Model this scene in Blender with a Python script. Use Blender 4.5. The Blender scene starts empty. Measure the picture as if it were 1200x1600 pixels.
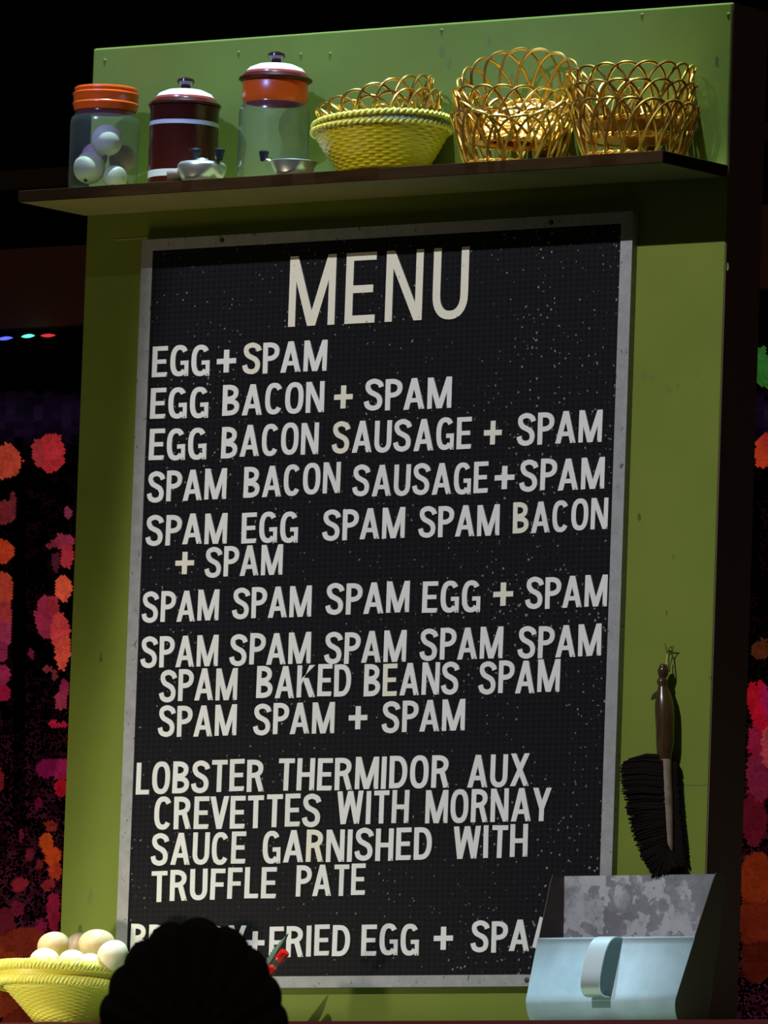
import bpy, bmesh, math, random
import numpy as np
from mathutils import Vector, Matrix

random.seed(7)
rng = np.random.default_rng(7)
S = bpy.context.scene
COL = S.collection
R = math.radians

# ------------------------------------------------------------------ camera, world, lights, exposure
OFF = 1.9828                      # height of the panel's top edge above the stage floor
CAM = np.array([9.97215946, -12.85219189, -2.37029703])
CD = np.array([-0.58653064, 0.80351911, 0.10168013])
CR = np.array([0.80930438, 0.58636461, 0.03468372])
CU = np.array([0.0317526, -0.10263323, 0.99421235])
FPX = 16494.3

def U(px, py, Y):
    """photo pixel -> point on the upright plane at depth Y"""
    v = CD * FPX + CR * (px - 600) - CU * (py - 800)
    p = CAM + v * ((Y - CAM[1]) / v[1])
    return Vector((p[0], p[1], p[2] + OFF))

cd = bpy.data.cameras.new('camera')
cam = bpy.data.objects.new('camera', cd)
COL.objects.link(cam)
m = Matrix(((CR[0], CU[0], -CD[0]), (CR[1], CU[1], -CD[1]), (CR[2], CU[2], -CD[2]))).to_4x4()
m.translation = Vector((CAM[0], CAM[1], CAM[2] + OFF))
cam.matrix_world = m
cd.sensor_fit = 'AUTO'
cd.sensor_width = 36
cd.lens = 36 * FPX / 1600
cd.clip_end = 60
cd.dof.use_dof = True
cd.dof.focus_distance = 15.95
cd.dof.aperture_fstop = (cd.lens / 1000) / 0.007
S.camera = cam

S.view_settings.view_transform = 'Standard'
S.view_settings.look = 'None'
S.view_settings.gamma = 1
S.view_settings.use_curve_mapping = False
S.view_settings.exposure = 0.0

w = bpy.data.worlds.new('dark_theatre')
S.world = w
w.use_nodes = True
w.node_tree.nodes['Background'].inputs[0].default_value = (1.0, 0.85, 0.55, 1)
w.node_tree.nodes['Background'].inputs[1].default_value = 0.036

def spot(name, loc, target, power, color, angle, blend, radius):
    l = bpy.data.lights.new(name, 'SPOT')
    l.energy = power
    l.color = color
    l.spot_size = R(angle)
    l.spot_blend = blend
    l.shadow_soft_size = radius
    o = bpy.data.objects.new(name, l)
    COL.objects.link(o)
    o.location = loc
    o.rotation_euler = (Vector(target) - Vector(loc)).to_track_quat('-Z', 'Y').to_euler()
    return o

def shutters(o, cuts):
    """framing shutters of a profile spotlight: each cut is a straight soft edge through two points of the
    set, (p1, p2, softness in metres, light left beyond the edge); light stays on the right of p1 -> p2"""
    l = o.data
    l.use_nodes = True
    nt = l.node_tree
    em = nt.nodes['Emission']
    tc_ = nt.nodes.new('ShaderNodeTexCoord')
    sep = nt.nodes.new('ShaderNodeSeparateXYZ')
    nt.links.new(tc_.outputs['Normal'], sep.inputs[0])
    def mth(op, a, b=None, c=None):
        n = nt.nodes.new('ShaderNodeMath'); n.operation = op
        for k, v in enumerate((a, b, c)):
            if v is None: continue
            if isinstance(v, (int, float)): n.inputs[k].default_value = v
            else: nt.links.new(v, n.inputs[k])
        return n.outputs[0]
    az = mth('ABSOLUTE', sep.outputs['Z'])
    u_ = mth('DIVIDE', sep.outputs['X'], az)
    v_ = mth('DIVIDE', sep.outputs['Y'], az)
    inv = (Matrix.Translation(o.location) @ o.rotation_euler.to_matrix().to_4x4()).inverted()
    total = None
    for p1, p2, soft, left in cuts:
        a_ = inv @ Vector(p1); b_ = inv @ Vector(p2)
        A_ = (a_.x / -a_.z, a_.y / -a_.z); B_ = (b_.x / -b_.z, b_.y / -b_.z)
        dx, dy = B_[0] - A_[0], B_[1] - A_[1]; ln = math.hypot(dx, dy)
        nx_, ny_ = dy / ln, -dx / ln                     # to the right of the edge
        c_ = -(nx_ * A_[0] + ny_ * A_[1])
        sgn = SHUT_SIGN
        d_ = mth('ADD', mth('MULTIPLY_ADD', u_, nx_ * sgn, c_), mth('MULTIPLY', v_, ny_ * sgn))
        w_ = soft / abs(a_.z)
        mr = nt.nodes.new('ShaderNodeMapRange'); mr.interpolation_type = 'SMOOTHSTEP'
        mr.inputs['From Min'].default_value = -w_; mr.inputs['From Max'].default_value = w_
        mr.inputs['To Min'].default_value = left; mr.inputs['To Max'].default_value = 1
        nt.links.new(d_, mr.inputs['Value'])
        total = mr.outputs[0] if total is None else mth('MULTIPLY', total, mr.outputs[0])
    nt.links.new(total, em.inputs['Strength'])
SHUT_SIGN = 1

# front of house key light, falling at about 33 degrees, shuttered off above the shelf and down the left side
k_ = spot('key_spotlight', (0.85, -7.0, OFF - 0.95 + 4.6), (0.85, 0, OFF - 0.95), 1720, (0.97, 0.985, 1.0), 22, 0.3, 0.03)
shutters(k_, [((0.0, 0, OFF - 0.26), (1.0, 0, OFF - 0.255), 0.06, 0.06), ((0.02, 0, OFF - 1.45), (0.165, 0, OFF - 0.30), 0.05, 0.06)])
# cooler front light for the shelf
k_ = spot('cool_front_spotlight', (0.42, -7.0, OFF - 0.15 + 4.4), (0.42, 0, OFF - 0.20), 1950, (0.36, 0.51, 1.45), 11.5, 0.8, 0.03)
shutters(k_, [((1.0, 0, OFF - 0.29), (0.0, 0, OFF - 0.29), 0.06, 0.0)])
# cool, almost vertical light from the rig overhead
spot('overhead_spotlight', (0.50, -0.49, OFF - 0.26 + 5.0), (0.52, -0.20, OFF - 0.26), 3500, (0.56, 0.88, 1.0), 22, 0.5, 0.05)
spot('added_underside_fill', (-0.15, -0.75, OFF - 1.75), (0.12, -0.08, OFF - 0.26), 22, (1.0, 0.82, 0.52), 50, 0.9, 0.30)  # added warm fill with no known lamp, lifts the shelf's underside
# warm footlight close by at the lower left
spot('warm_footlight', (-0.38, -0.95, OFF - 1.60), (0.05, -0.08, OFF - 1.46), 27, (1.0, 0.88, 0.62), 66, 1.0, 0.04)

# ------------------------------------------------------------------ materials
def mat(name, col, rough=0.5, metal=0.0, spec=0.5, emit=None, estr=0.0, coat=0.0):
    M = bpy.data.materials.new(name)
    M.use_nodes = True
    b = M.node_tree.nodes['Principled BSDF']
    b.inputs['Base Color'].default_value = (*col, 1)
    b.inputs['Roughness'].default_value = rough
    b.inputs['Metallic'].default_value = metal
    b.inputs['Specular IOR Level'].default_value = spec
    b.inputs['Coat Weight'].default_value = coat
    if emit:
        b.inputs['Emission Color'].default_value = (*emit, 1)
        b.inputs['Emission Strength'].default_value = estr
    return M

def N(M, t, **kw):
    n = M.node_tree.nodes.new(t)
    for k, v in kw.items():
        setattr(n, k, v)
    return n

def L(M, a, b):
    M.node_tree.links.new(a, b)

def noise(M, scale, detail=4, rough=0.55, coords=None, vec_scale=None):
    tc = N(M, 'ShaderNodeTexCoord')
    nz = N(M, 'ShaderNodeTexNoise')
    nz.inputs['Scale'].default_value = scale
    nz.inputs['Detail'].default_value = detail
    nz.inputs['Roughness'].default_value = rough
    src = tc.outputs['Object']
    if vec_scale:
        mp = N(M, 'ShaderNodeMapping')
        mp.inputs['Scale'].default_value = vec_scale
        L(M, src, mp.inputs['Vector'])
        src = mp.outputs['Vector']
    L(M, src, nz.inputs['Vector'])
    return nz.outputs['Fac']

def ramp(M, fac, stops):
    r = N(M, 'ShaderNodeValToRGB')
    e = r.color_ramp.elements
    while len(e) < len(stops):
        e.new(0.5)
    for el, (p, c) in zip(e, stops):
        el.position = p
        el.color = (*c, 1) if len(c) == 3 else c
    L(M, fac, r.inputs['Fac'])
    return r.outputs['Color']

def mix(M, fac, a, b, mode='MIX'):
    x = N(M, 'ShaderNodeMix', data_type='RGBA', blend_type=mode)
    if isinstance(fac, float):
        x.inputs[0].default_value = fac
    else:
        L(M, fac, x.inputs[0])
    for i, v in ((6, a), (7, b)):
        if isinstance(v, tuple):
            x.inputs[i].default_value = (*v, 1)
        else:
            L(M, v, x.inputs[i])
    return x.outputs[2]

def setc(M, c):
    L(M, c, M.node_tree.nodes['Principled BSDF'].inputs['Base Color'])

def bump(M, h, strength=0.3, dist=0.002):
    b = N(M, 'ShaderNodeBump')
    b.inputs['Strength'].default_value = strength
    b.inputs['Distance'].default_value = dist
    L(M, h, b.inputs['Height'])
    L(M, b.outputs['Normal'], M.node_tree.nodes['Principled BSDF'].inputs['Normal'])

GREEN = (0.155, 0.198, 0.026)
M_green = mat('green_painted_board', GREEN, 0.6, spec=0.22)
a = noise(M_green, 5, 5)
c = ramp(M_green, a, [(0.3, (0.140, 0.180, 0.023)), (0.7, (0.168, 0.212, 0.029))])
chips = ramp(M_green, noise(M_green, 38, 2, 0.5, vec_scale=(1, 1, 0.55)), [(0.735, (0, 0, 0)), (0.75, (1, 1, 1))])
c = mix(M_green, chips, c, (0.075, 0.10, 0.02))
setc(M_green, c)
bump(M_green, noise(M_green, 60, 4), 0.12, 0.001)

M_side = mat('dark_brown_stained_side', (0.15, 0.085, 0.085), 0.85, spec=0.1)
M_shelfedge = mat('dark_brown_shelf_edge', (0.030, 0.017, 0.008), 0.85, spec=0.08)
setc(M_shelfedge, ramp(M_shelfedge, noise(M_shelfedge, 12, 4, vec_scale=(1, 6, 6)), [(0.3, (0.020, 0.009, 0.0025)), (0.7, (0.034, 0.015, 0.0045))]))
M_shelf = mat('green_painted_shelf', (0.17, 0.21, 0.06), 0.55)
setc(M_shelf, ramp(M_shelf, noise(M_shelf, 9, 4), [(0.3, (0.19, 0.18, 0.055)), (0.7, (0.24, 0.22, 0.07))]))

# board face: black with fine peg grooves and pale scuffs
M_board = mat('black_peg_board', (0.006, 0.006, 0.009), 0.6, spec=0.12)
tc = N(M_board, 'ShaderNodeTexCoord')
vor = N(M_board, 'ShaderNodeTexVoronoi')
vor.inputs['Scale'].default_value = 105
L(M_board, tc.outputs['Object'], vor.inputs['Vector'])
sp = N(M_board, 'ShaderNodeMath', operation='LESS_THAN')
# speck radius varies with a broad noise, so the scuffs gather in drifts
sx = N(M_board, 'ShaderNodeSeparateXYZ')
L(M_board, tc.outputs['Object'], sx.inputs[0])
g1 = N(M_board, 'ShaderNodeMapRange')
g1.inputs['From Min'].default_value = 0.1
g1.inputs['From Max'].default_value = 1.0
g1.inputs['To Min'].default_value = -0.09
g1.inputs['To Max'].default_value = 0.135
L(M_board, sx.outputs['X'], g1.inputs['Value'])
big = noise(M_board, 4.5, 3, 0.6)
fine = noise(M_board, 190, 2, 0.6)
a1 = N(M_board, 'ShaderNodeMath', operation='MULTIPLY_ADD')
L(M_board, big, a1.inputs[0]); a1.inputs[1].default_value = 0.55
L(M_board, g1.outputs[0], a1.inputs[2])
a2 = N(M_board, 'ShaderNodeMath', operation='MULTIPLY_ADD')
L(M_board, fine, a2.inputs[0]); a2.inputs[1].default_value = 0.85
L(M_board, a1.outputs[0], a2.inputs[2])
a3 = N(M_board, 'ShaderNodeMath', operation='SUBTRACT')
L(M_board, a2.outputs[0], a3.inputs[0]); a3.inputs[1].default_value = 0.56
L(M_board, vor.outputs['Distance'], sp.inputs[0])
L(M_board, a3.outputs[0], sp.inputs[1])
wv = N(M_board, 'ShaderNodeTexWave', bands_direction='Z')
wv.inputs['Scale'].default_value = 36
L(M_board, tc.outputs['Object'], wv.inputs['Vector'])
wx = N(M_board, 'ShaderNodeTexWave', bands_direction='X')
wx.inputs['Scale'].default_value = 30
L(M_board, tc.outputs['Object'], wx.inputs['Vector'])
wm = N(M_board, 'ShaderNodeMath', operation='MULTIPLY')
L(M_board, wv.outputs['Fac'], wm.inputs[0]); L(M_board, wx.outputs['Fac'], wm.inputs[1])
base = ramp(M_board, wm.outputs[0], [(0.0, (0.0085, 0.0085, 0.012)), (0.6, (0.004, 0.004, 0.006))])
setc(M_board, mix(M_board, sp.outputs[0], base, (0.19, 0.19, 0.18)))
bump(M_board, wm.outputs[0], 0.2, 0.0008)

M_frame = mat('grey_aluminium_frame', (0.27, 0.27, 0.28), 0.55, 0.15)
fr = ramp(M_frame, noise(M_frame, 45, 5, 0.7), [(0.25, (0.25, 0.25, 0.255)), (0.7, (0.36, 0.36, 0.375))])
sp2 = ramp(M_frame, noise(M_frame, 120, 2, 0.6), [(0.67, (0, 0, 0)), (0.72, (1, 1, 1))])
setc(M_frame, mix(M_frame, sp2, fr, (0.09, 0.09, 0.085)))
M_letter = mat('white_plastic_letter', (0.76, 0.755, 0.76), 0.45)
M_letter_aged = mat('yellowed_plastic_letter', (0.78, 0.74, 0.64), 0.45)
M_letter_dull = mat('dull_white_plastic_letter', (0.72, 0.72, 0.72), 0.5)
for M in (M_letter, M_letter_aged, M_letter_dull):
    bc = tuple(M.node_tree.nodes['Principled BSDF'].inputs['Base Color'].default_value)[:3]
    f = ramp(M, noise(M, 110, 2, 0.5), [(0.70, (0, 0, 0)), (0.74, (1, 1, 1))])
    setc(M, mix(M, f, bc, (0.25, 0.24, 0.21)))

def glass(name, tint, edge):
    """thin clear glass: see-through face on, more reflective and tinted at grazing angles"""
    M = bpy.data.materials.new(name)
    M.use_nodes = True
    nt = M.node_tree
    nt.nodes.remove(nt.nodes['Principled BSDF'])
    out = nt.nodes['Material Output']
    tr = N(M, 'ShaderNodeBsdfTransparent')
    gl = N(M, 'ShaderNodeBsdfGlossy')
    gl.inputs['Roughness'].default_value = 0.16
    lw = N(M, 'ShaderNodeLayerWeight')
    lw.inputs['Blend'].default_value = 0.5
    pw = N(M, 'ShaderNodeMath', operation='POWER')
    L(M, lw.outputs['Facing'], pw.inputs[0])
    pw.inputs[1].default_value = 3.2
    L(M, mix(M, pw.outputs[0], tint, edge), tr.inputs['Color'])
    fn = N(M, 'ShaderNodeMath', operation='MULTIPLY_ADD')
    L(M, pw.outputs[0], fn.inputs[0])
    fn.inputs[1].default_value = 0.8
    fn.inputs[2].default_value = 0.055
    mx = N(M, 'ShaderNodeMixShader')
    L(M, fn.outputs[0], mx.inputs[0])
    L(M, tr.outputs[0], mx.inputs[1])
    L(M, gl.outputs[0], mx.inputs[2])
    df = N(M, 'ShaderNodeBsdfDiffuse')                   # a film of dust
    df.inputs['Color'].default_value = (0.7, 0.75, 0.72, 1)
    m2 = N(M, 'ShaderNodeMixShader')
    m2.inputs[0].default_value = 0.028
    L(M, mx.outputs[0], m2.inputs[1])
    L(M, df.outputs[0], m2.inputs[2])
    L(M, m2.outputs[0], out.inputs['Surface'])
    return M

M_glass = glass('clear_jar_glass', (0.97, 0.985, 0.98), (0.42, 0.50, 0.46))
M_orange = mat('orange_plastic_lid', (0.75, 0.095, 0.006), 0.3)
M_maroon = mat('maroon_enamel', (0.045, 0.006, 0.004), 0.22)
M_band = mat('pale_blue_enamel_band', (0.55, 0.60, 0.58), 0.25)
M_lidwhite = mat('white_enamel_lid', (0.75, 0.72, 0.72), 0.22)
M_lidrose = mat('rose_enamel_ring', (0.33, 0.06, 0.05), 0.25)
M_knob = mat('dark_maroon_knob', (0.028, 0.006, 0.008), 0.15)
M_black = mat('black_plastic', (0.012, 0.014, 0.02), 0.3)
M_steel = mat('dull_steel', (0.62, 0.66, 0.64), 0.32, 0.85)
M_tan = mat('brown_wooden_handle', (0.14, 0.09, 0.075), 0.6)
M_gold = mat('gold_wire', (0.62, 0.37, 0.07), 0.34, 0.88)
M_goldb = mat('gold_basket_base', (0.95, 0.58, 0.11), 0.36, 0.6)
M_yellow = mat('yellow_plastic', (0.58, 0.45, 0.008), 0.38)
M_yellow2 = mat('bright_yellow_plastic', (0.82, 0.74, 0.12), 0.4)
M_blue = mat('pale_blue_plastic', (0.12, 0.34, 0.50), 0.4)
M_eggw = mat('white_egg_shell', (0.86, 0.80, 0.66), 0.5)
M_eggt = mat('cream_egg_shell', (0.74, 0.56, 0.33), 0.45)
M_eggb = mat('speckled_brown_egg_shell', (0.62, 0.42, 0.25), 0.45)
for M, c0, c1 in ((M_eggw, (0.90, 0.80, 0.58), (0.86, 0.70, 0.42)), (M_eggt, (0.84, 0.64, 0.36), (0.70, 0.42, 0.18)), (M_eggb, (0.66, 0.50, 0.32), (0.50, 0.31, 0.16))):
    setc(M, ramp(M, noise(M, 22, 4, 0.65), [(0.35, c0), (0.7, c1)]))
M_ball = mat('speckled_white_shell', (0.60, 0.55, 0.35), 0.5)
f = ramp(M_ball, noise(M_ball, 75, 1, 0.4), [(0.725, (0, 0, 0)), (0.74, (1, 1, 1))])
setc(M_ball, mix(M_ball, f, (0.60, 0.55, 0.35), (0.02, 0.02, 0.03)))
M_pink = mat('pinkish_shell', (0.42, 0.24, 0.20), 0.55)

M_galv = mat('galvanised_steel', (0.42, 0.42, 0.45), 0.48, 0.55)
vg = N(M_galv, 'ShaderNodeTexVoronoi')
vg.inputs['Scale'].default_value = 26
tcg = N(M_galv, 'ShaderNodeTexCoord')
nzg = N(M_galv, 'ShaderNodeTexNoise')
nzg.inputs['Scale'].default_value = 24
nzg.inputs['Detail'].default_value = 5
mvg = N(M_galv, 'ShaderNodeMix', data_type='VECTOR')
mvg.inputs[0].default_value = 0.16
L(M_galv, tcg.outputs['Object'], nzg.inputs['Vector'])
L(M_galv, tcg.outputs['Object'], mvg.inputs[4])
L(M_galv, nzg.outputs['Color'], mvg.inputs[5])
L(M_galv, mvg.outputs[1], vg.inputs['Vector'])
sxg = N(M_galv, 'ShaderNodeSeparateColor')
L(M_galv, vg.outputs['Color'], sxg.inputs[0])
gm = N(M_galv, 'ShaderNodeMath', operation='MULTIPLY_ADD')
L(M_galv, noise(M_galv, 16, 6, 0.7), gm.inputs[0]); gm.inputs[1].default_value = 0.9
gm2 = N(M_galv, 'ShaderNodeMath', operation='MULTIPLY')
L(M_galv, sxg.outputs[0], gm2.inputs[0]); gm2.inputs[1].default_value = 0.3
L(M_galv, gm2.outputs[0], gm.inputs[2])
setc(M_galv, ramp(M_galv, gm.outputs[0], [(0.40, (0.25, 0.25, 0.29)), (0.56, (0.34, 0.34, 0.38)), (0.66, (0.58, 0.58, 0.64)), (0.85, (0.66, 0.66, 0.72))]))
M_hood = mat('blue_lit_sheet_metal', (0.40, 0.50, 0.58), 0.62, 0.2, spec=0.35)  # cool blue of the overhead light is put into the hood's colour
setc(M_hood, ramp(M_hood, noise(M_hood, 30, 5, 0.65), [(0.3, (0.36, 0.47, 0.55)), (0.7, (0.46, 0.56, 0.64))]))
M_strap = mat('bright_sheet_metal_strap', (0.70, 0.74, 0.76), 0.35, 0.75)
M_dark_tin = mat('shade_dark_tin', (0.10, 0.065, 0.06), 0.7, 0.1)  # shade on the dustpan's unlit cheeks is put into this dark colour
M_handle = mat('varnished_brown_wood', (0.085, 0.045, 0.016), 0.25, coat=0.6)
setc(M_handle, ramp(M_handle, noise(M_handle, 30, 4, vec_scale=(4, 4, 0.6)), [(0.3, (0.030, 0.016, 0.006)), (0.7, (0.065, 0.038, 0.013))]))
M_brushwood = mat('pale_worn_brush_back', (0.20, 0.145, 0.115), 0.7)
setc(M_brushwood, ramp(M_brushwood, noise(M_brushwood, 60, 4), [(0.3, (0.12, 0.085, 0.06)), (0.7, (0.24, 0.175, 0.14))]))
M_bristle = mat('dark_brown_bristles', (0.0075, 0.0045, 0.004), 0.85, spec=0.1)
M_wire = mat('bent_brass_wire', (0.45, 0.42, 0.14), 0.3, 0.9)
M_red = mat('deep_red_glass', (0.55, 0.008, 0.008), 0.15)
M_clear = glass('clear_tube_glass', (0.9, 0.9, 0.85), (0.4, 0.4, 0.36))
M_leaf = mat('grey_green_leaf', (0.085, 0.125, 0.08), 0.5)
M_vase = mat('dark_brown_glaze', (0.02, 0.012, 0.010), 0.4)
M_counter = mat('dark_red_counter_edge', (0.085, 0.012, 0.013), 0.8, spec=0.15)
M_ctop = mat('green_brown_countertop', (0.15, 0.16, 0.08), 0.5)
M_shell = mat('matt_black_metal', (0.045, 0.036, 0.036), 0.7, spec=0.2)
M_floor = mat('black_stage_floor', (0.012, 0.010, 0.010), 0.7)
M_wall = mat('black_back_wall', (0.004, 0.0035, 0.0035), 0.95, spec=0.05)
M_beam = mat('dark_red_brown_beam', (0.26, 0.095, 0.085), 0.9, spec=0.05)
M_beam_dark = mat('dark_brown_beam', (0.11, 0.07, 0.07), 0.9, spec=0.05)
M_screw = mat('dull_screw_head', (0.06, 0.06, 0.055), 0.5, 0.5)
M_stain = mat('dark_green_stain', (0.115, 0.150, 0.021), 0.6)

# ------------------------------------------------------------------ mesh helpers
class MB:
    def __init__(s):
        s.v = []; s.f = []; s.mi = []; s.cur = 0
    def add(s, vs, fs):
        o = len(s.v)
        s.v += [tuple(p) for p in vs]
        s.f += [tuple(i + o for i in q) for q in fs]
        s.mi += [s.cur] * len(fs)
    def box(s, a, b):
        (x0, y0, z0), (x1, y1, z1) = a, b
        s.add([(x0, y0, z0), (x1, y0, z0), (x1, y1, z0), (x0, y1, z0), (x0, y0, z1), (x1, y0, z1), (x1, y1, z1), (x0, y1, z1)],
              [(0, 3, 2, 1), (4, 5, 6, 7), (0, 1, 5, 4), (1, 2, 6, 5), (2, 3, 7, 6), (3, 0, 4, 7)])
        return s
    def lathe(s, prof, n=48, c=(0, 0, 0), capb=False, capt=False, wob=None):
        vs = []
        for k, (r, z) in enumerate(prof):
            for i in range(n):
                t = 2 * math.pi * i / n
                rr = r + (wob(k, i, t) if wob else 0)
                vs.append((c[0] + rr * math.cos(t), c[1] + rr * math.sin(t), c[2] + z))
        fs = []
        for k in range(len(prof) - 1):
            for i in range(n):
                j = (i + 1) % n
                fs.append((k * n + i, k * n + j, (k + 1) * n + j, (k + 1) * n + i))
        if capb: fs.append(tuple(range(n))[::-1])
        if capt: fs.append(tuple((len(prof) - 1) * n + i for i in range(n)))
        s.add(vs, fs)
        return s
    def tube(s, pts, r, n=8, closed=False, flat=None):
        P = [Vector(p) for p in pts]
        m_ = len(P)
        rs = r if isinstance(r, (list, tuple)) else [r] * m_
        tan = []
        for i in range(m_):
            a = P[(i - 1) % m_] if (closed or i > 0) else P[i]
            b = P[(i + 1) % m_] if (closed or i < m_ - 1) else P[i]
            t = (b - a)
            tan.append(t.normalized() if t.length > 1e-9 else Vector((0, 0, 1)))
        up = Vector((0, 0, 1)) if abs(tan[0].z) < 0.9 else Vector((1, 0, 0))
        nrm = (up - tan[0] * up.dot(tan[0])).normalized()
        vs = []
        for i in range(m_):
            nrm = (nrm - tan[i] * nrm.dot(tan[i])).normalized()
            bn = tan[i].cross(nrm)
            for k in range(n):
                a = 2 * math.pi * k / n
                vs.append(P[i] + (nrm * math.cos(a) + bn * math.sin(a)) * rs[i])
        fs = []
        for i in range(m_ if closed else m_ - 1):
            i2 = (i + 1) % m_
            for k in range(n):
                k2 = (k + 1) % n
                fs.append((i * n + k, i * n + k2, i2 * n + k2, i2 * n + k))
        if not closed:
            fs.append(tuple(range(n))[::-1])
            fs.append(tuple((m_ - 1) * n + k for k in range(n)))
        s.add(vs, fs)
        return s
    def ell(s, c, r, nu=28, nv=16, egg=0.0, rot=None):
        vs = []
        for j in range(1, nv):
            th = math.pi * j / nv
            z = math.cos(th)
            k = 1 - egg * z
            for i in range(nu):
                a = 2 * math.pi * i / nu
                vs.append(Vector((r[0] * k * math.sin(th) * math.cos(a), r[1] * k * math.sin(th) * math.sin(a), r[2] * z)))
        vs += [Vector((0, 0, r[2])), Vector((0, 0, -r[2]))]
        if rot: vs = [rot @ v for v in vs]
        vs = [v + Vector(c) for v in vs]
        fs = []
        for j in range(nv - 2):
            for i in range(nu):
                i2 = (i + 1) % nu
                fs.append((j * nu + i, (j + 1) * nu + i, (j + 1) * nu + i2, j * nu + i2))
        t, b = len(vs) - 2, len(vs) - 1
        for i in range(nu):
            i2 = (i + 1) % nu
            fs.append((t, i, i2)); fs.append((b, (nv - 2) * nu + i2, (nv - 2) * nu + i))
        s.add(vs, fs)
        return s
    def strip(s, pairs, y0, y1, closed=False):
        """prism in the XZ plane from a ribbon of (left,right) points, between depths y0 (front) and y1"""
        n = len(pairs)
        vs = []
        for (a, b) in pairs:
            vs += [(a[0], y0, a[1]), (b[0], y0, b[1]), (a[0], y1, a[1]), (b[0], y1, b[1])]
        fs = []
        for i in range(n if closed else n - 1):
            o, q = 4 * i, 4 * ((i + 1) % n)
            fs += [(o, o + 1, q + 1, q), (o + 2, q + 2, q + 3, o + 3), (o, q, q + 2, o + 2), (o + 1, o + 3, q + 3, q + 1)]
        if not closed:
            fs += [(0, 2, 3, 1), (4 * n - 4, 4 * n - 3, 4 * n - 1, 4 * n - 2)]
        s.add(vs, fs)
        return s
    def mesh(s, name, mats, smooth=True, ang=40):
        me = bpy.data.meshes.new(name)
        me.from_pydata(s.v, [], s.f)
        bm = bmesh.new(); bm.from_mesh(me)
        bmesh.ops.recalc_face_normals(bm, faces=bm.faces)
        bm.to_mesh(me); bm.free()
        for M in (mats if isinstance(mats, (list, tuple)) else [mats]):
            me.materials.append(M)
        me.polygons.foreach_set('material_index', s.mi)
        if smooth:
            me.shade_smooth()
            me.set_sharp_from_angle(angle=R(ang))
        me.update()
        return me
    def build(s, name, mats, parent=None, smooth=True, ang=40, bevel=0):
        o = bpy.data.objects.new(name, s.mesh(name, mats, smooth, ang))
        COL.objects.link(o)
        if parent: o.parent = parent
        if bevel:
            b = o.modifiers.new('bevel', 'BEVEL'); b.width = bevel; b.segments = 2; b.limit_method = 'ANGLE'
        return o

def tag(o, label=None, cat=None, group=None, kind=None):
    if label: o['label'] = label
    if cat: o['category'] = cat
    if group: o['group'] = group
    if kind: o['kind'] = kind
    return o

def thing(name, label, cat, loc=(0, 0, 0), rot=(0, 0, 0), group=None):
    o = bpy.data.objects.new(name, None)
    o.empty_display_size = 0.05
    COL.objects.link(o)
    o.location = loc; o.rotation_euler = rot
    return tag(o, label, cat, group)

def dup(root, label, loc, rot=(0, 0, 0), group=None, scale=None):
    r_ = root.copy(); COL.objects.link(r_)
    r_.location = loc; r_.rotation_euler = rot
    if scale: r_.scale = (scale,) * 3
    r_['label'] = label
    if group: r_['group'] = group
    for ch in list(root.children):
        c_ = ch.copy(); COL.objects.link(c_); c_.parent = r_
        for g in ch.children:
            d_ = g.copy(); COL.objects.link(d_); d_.parent = c_
    return r_

# ------------------------------------------------------------------ setting
tag(MB().box((-4.5, -5.35, -0.08), (6.5, 2.7, 0)).build('floor', M_floor, smooth=False), 'dark stage floor', 'floor', kind='structure')
tag(MB().box((-4.5, 2.6, 0), (6.5, 2.7, 4.2)).build('wall_back', M_wall, smooth=False), 'black wall behind the set', 'wall', kind='structure')

# green panel (a shallow box) with dark sides
W = 1.2
CT = OFF - 1.5365            # countertop height
PD = 0.094
p = MB()
p.box((0.0, 0.0, CT), (W, 0.020, OFF))
panel = tag(p.build('wall_panel', M_green, smooth=False, bevel=0.003), None, None, kind='structure')
panel.name = 'wall_front'
p = MB()
p.box((0.0, 0.020, CT), (0.020, PD, OFF - 0.002)); p.box((W - 0.020, 0.020, CT), (W, PD, OFF - 0.002))
p.box((0.020, 0.020, OFF - 0.022), (W - 0.020, PD, OFF - 0.002)); p.box((0.02, PD - 0.012, CT), (W - 0.02, PD, OFF - 0.022))
side = MB()
side.v, side.f, side.mi = p.v, p.f, p.mi
tag(side.build('trim_1', M_side, smooth=False), kind='structure')
# the face skin that the side hides: dark edge strip on the right
tag(MB().box((W, 0.0025, CT), (W + 0.0012, PD, OFF - 0.001)).build('trim_2', M_side, smooth=False), kind='structure')
# seams of the panel face
s1 = U(1062, 1227, 0); s2 = U(180, 375, 0); s3 = U(236, 371.5, 0)
tag(MB().box((s1.x, -0.0004, s1.z - 0.0008), (W - 0.002, 0.001, s1.z + 0.0008)).build('trim_3', M_stain, smooth=False), kind='structure')
tag(MB().box((s2.x, -0.0006, s2.z - 0.001), (s3.x, 0.001, s2.z + 0.001)).build('trim_4', mat('pale_green_batten', (0.30, 0.33, 0.13), 0.6), smooth=False), kind='structure')
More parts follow.
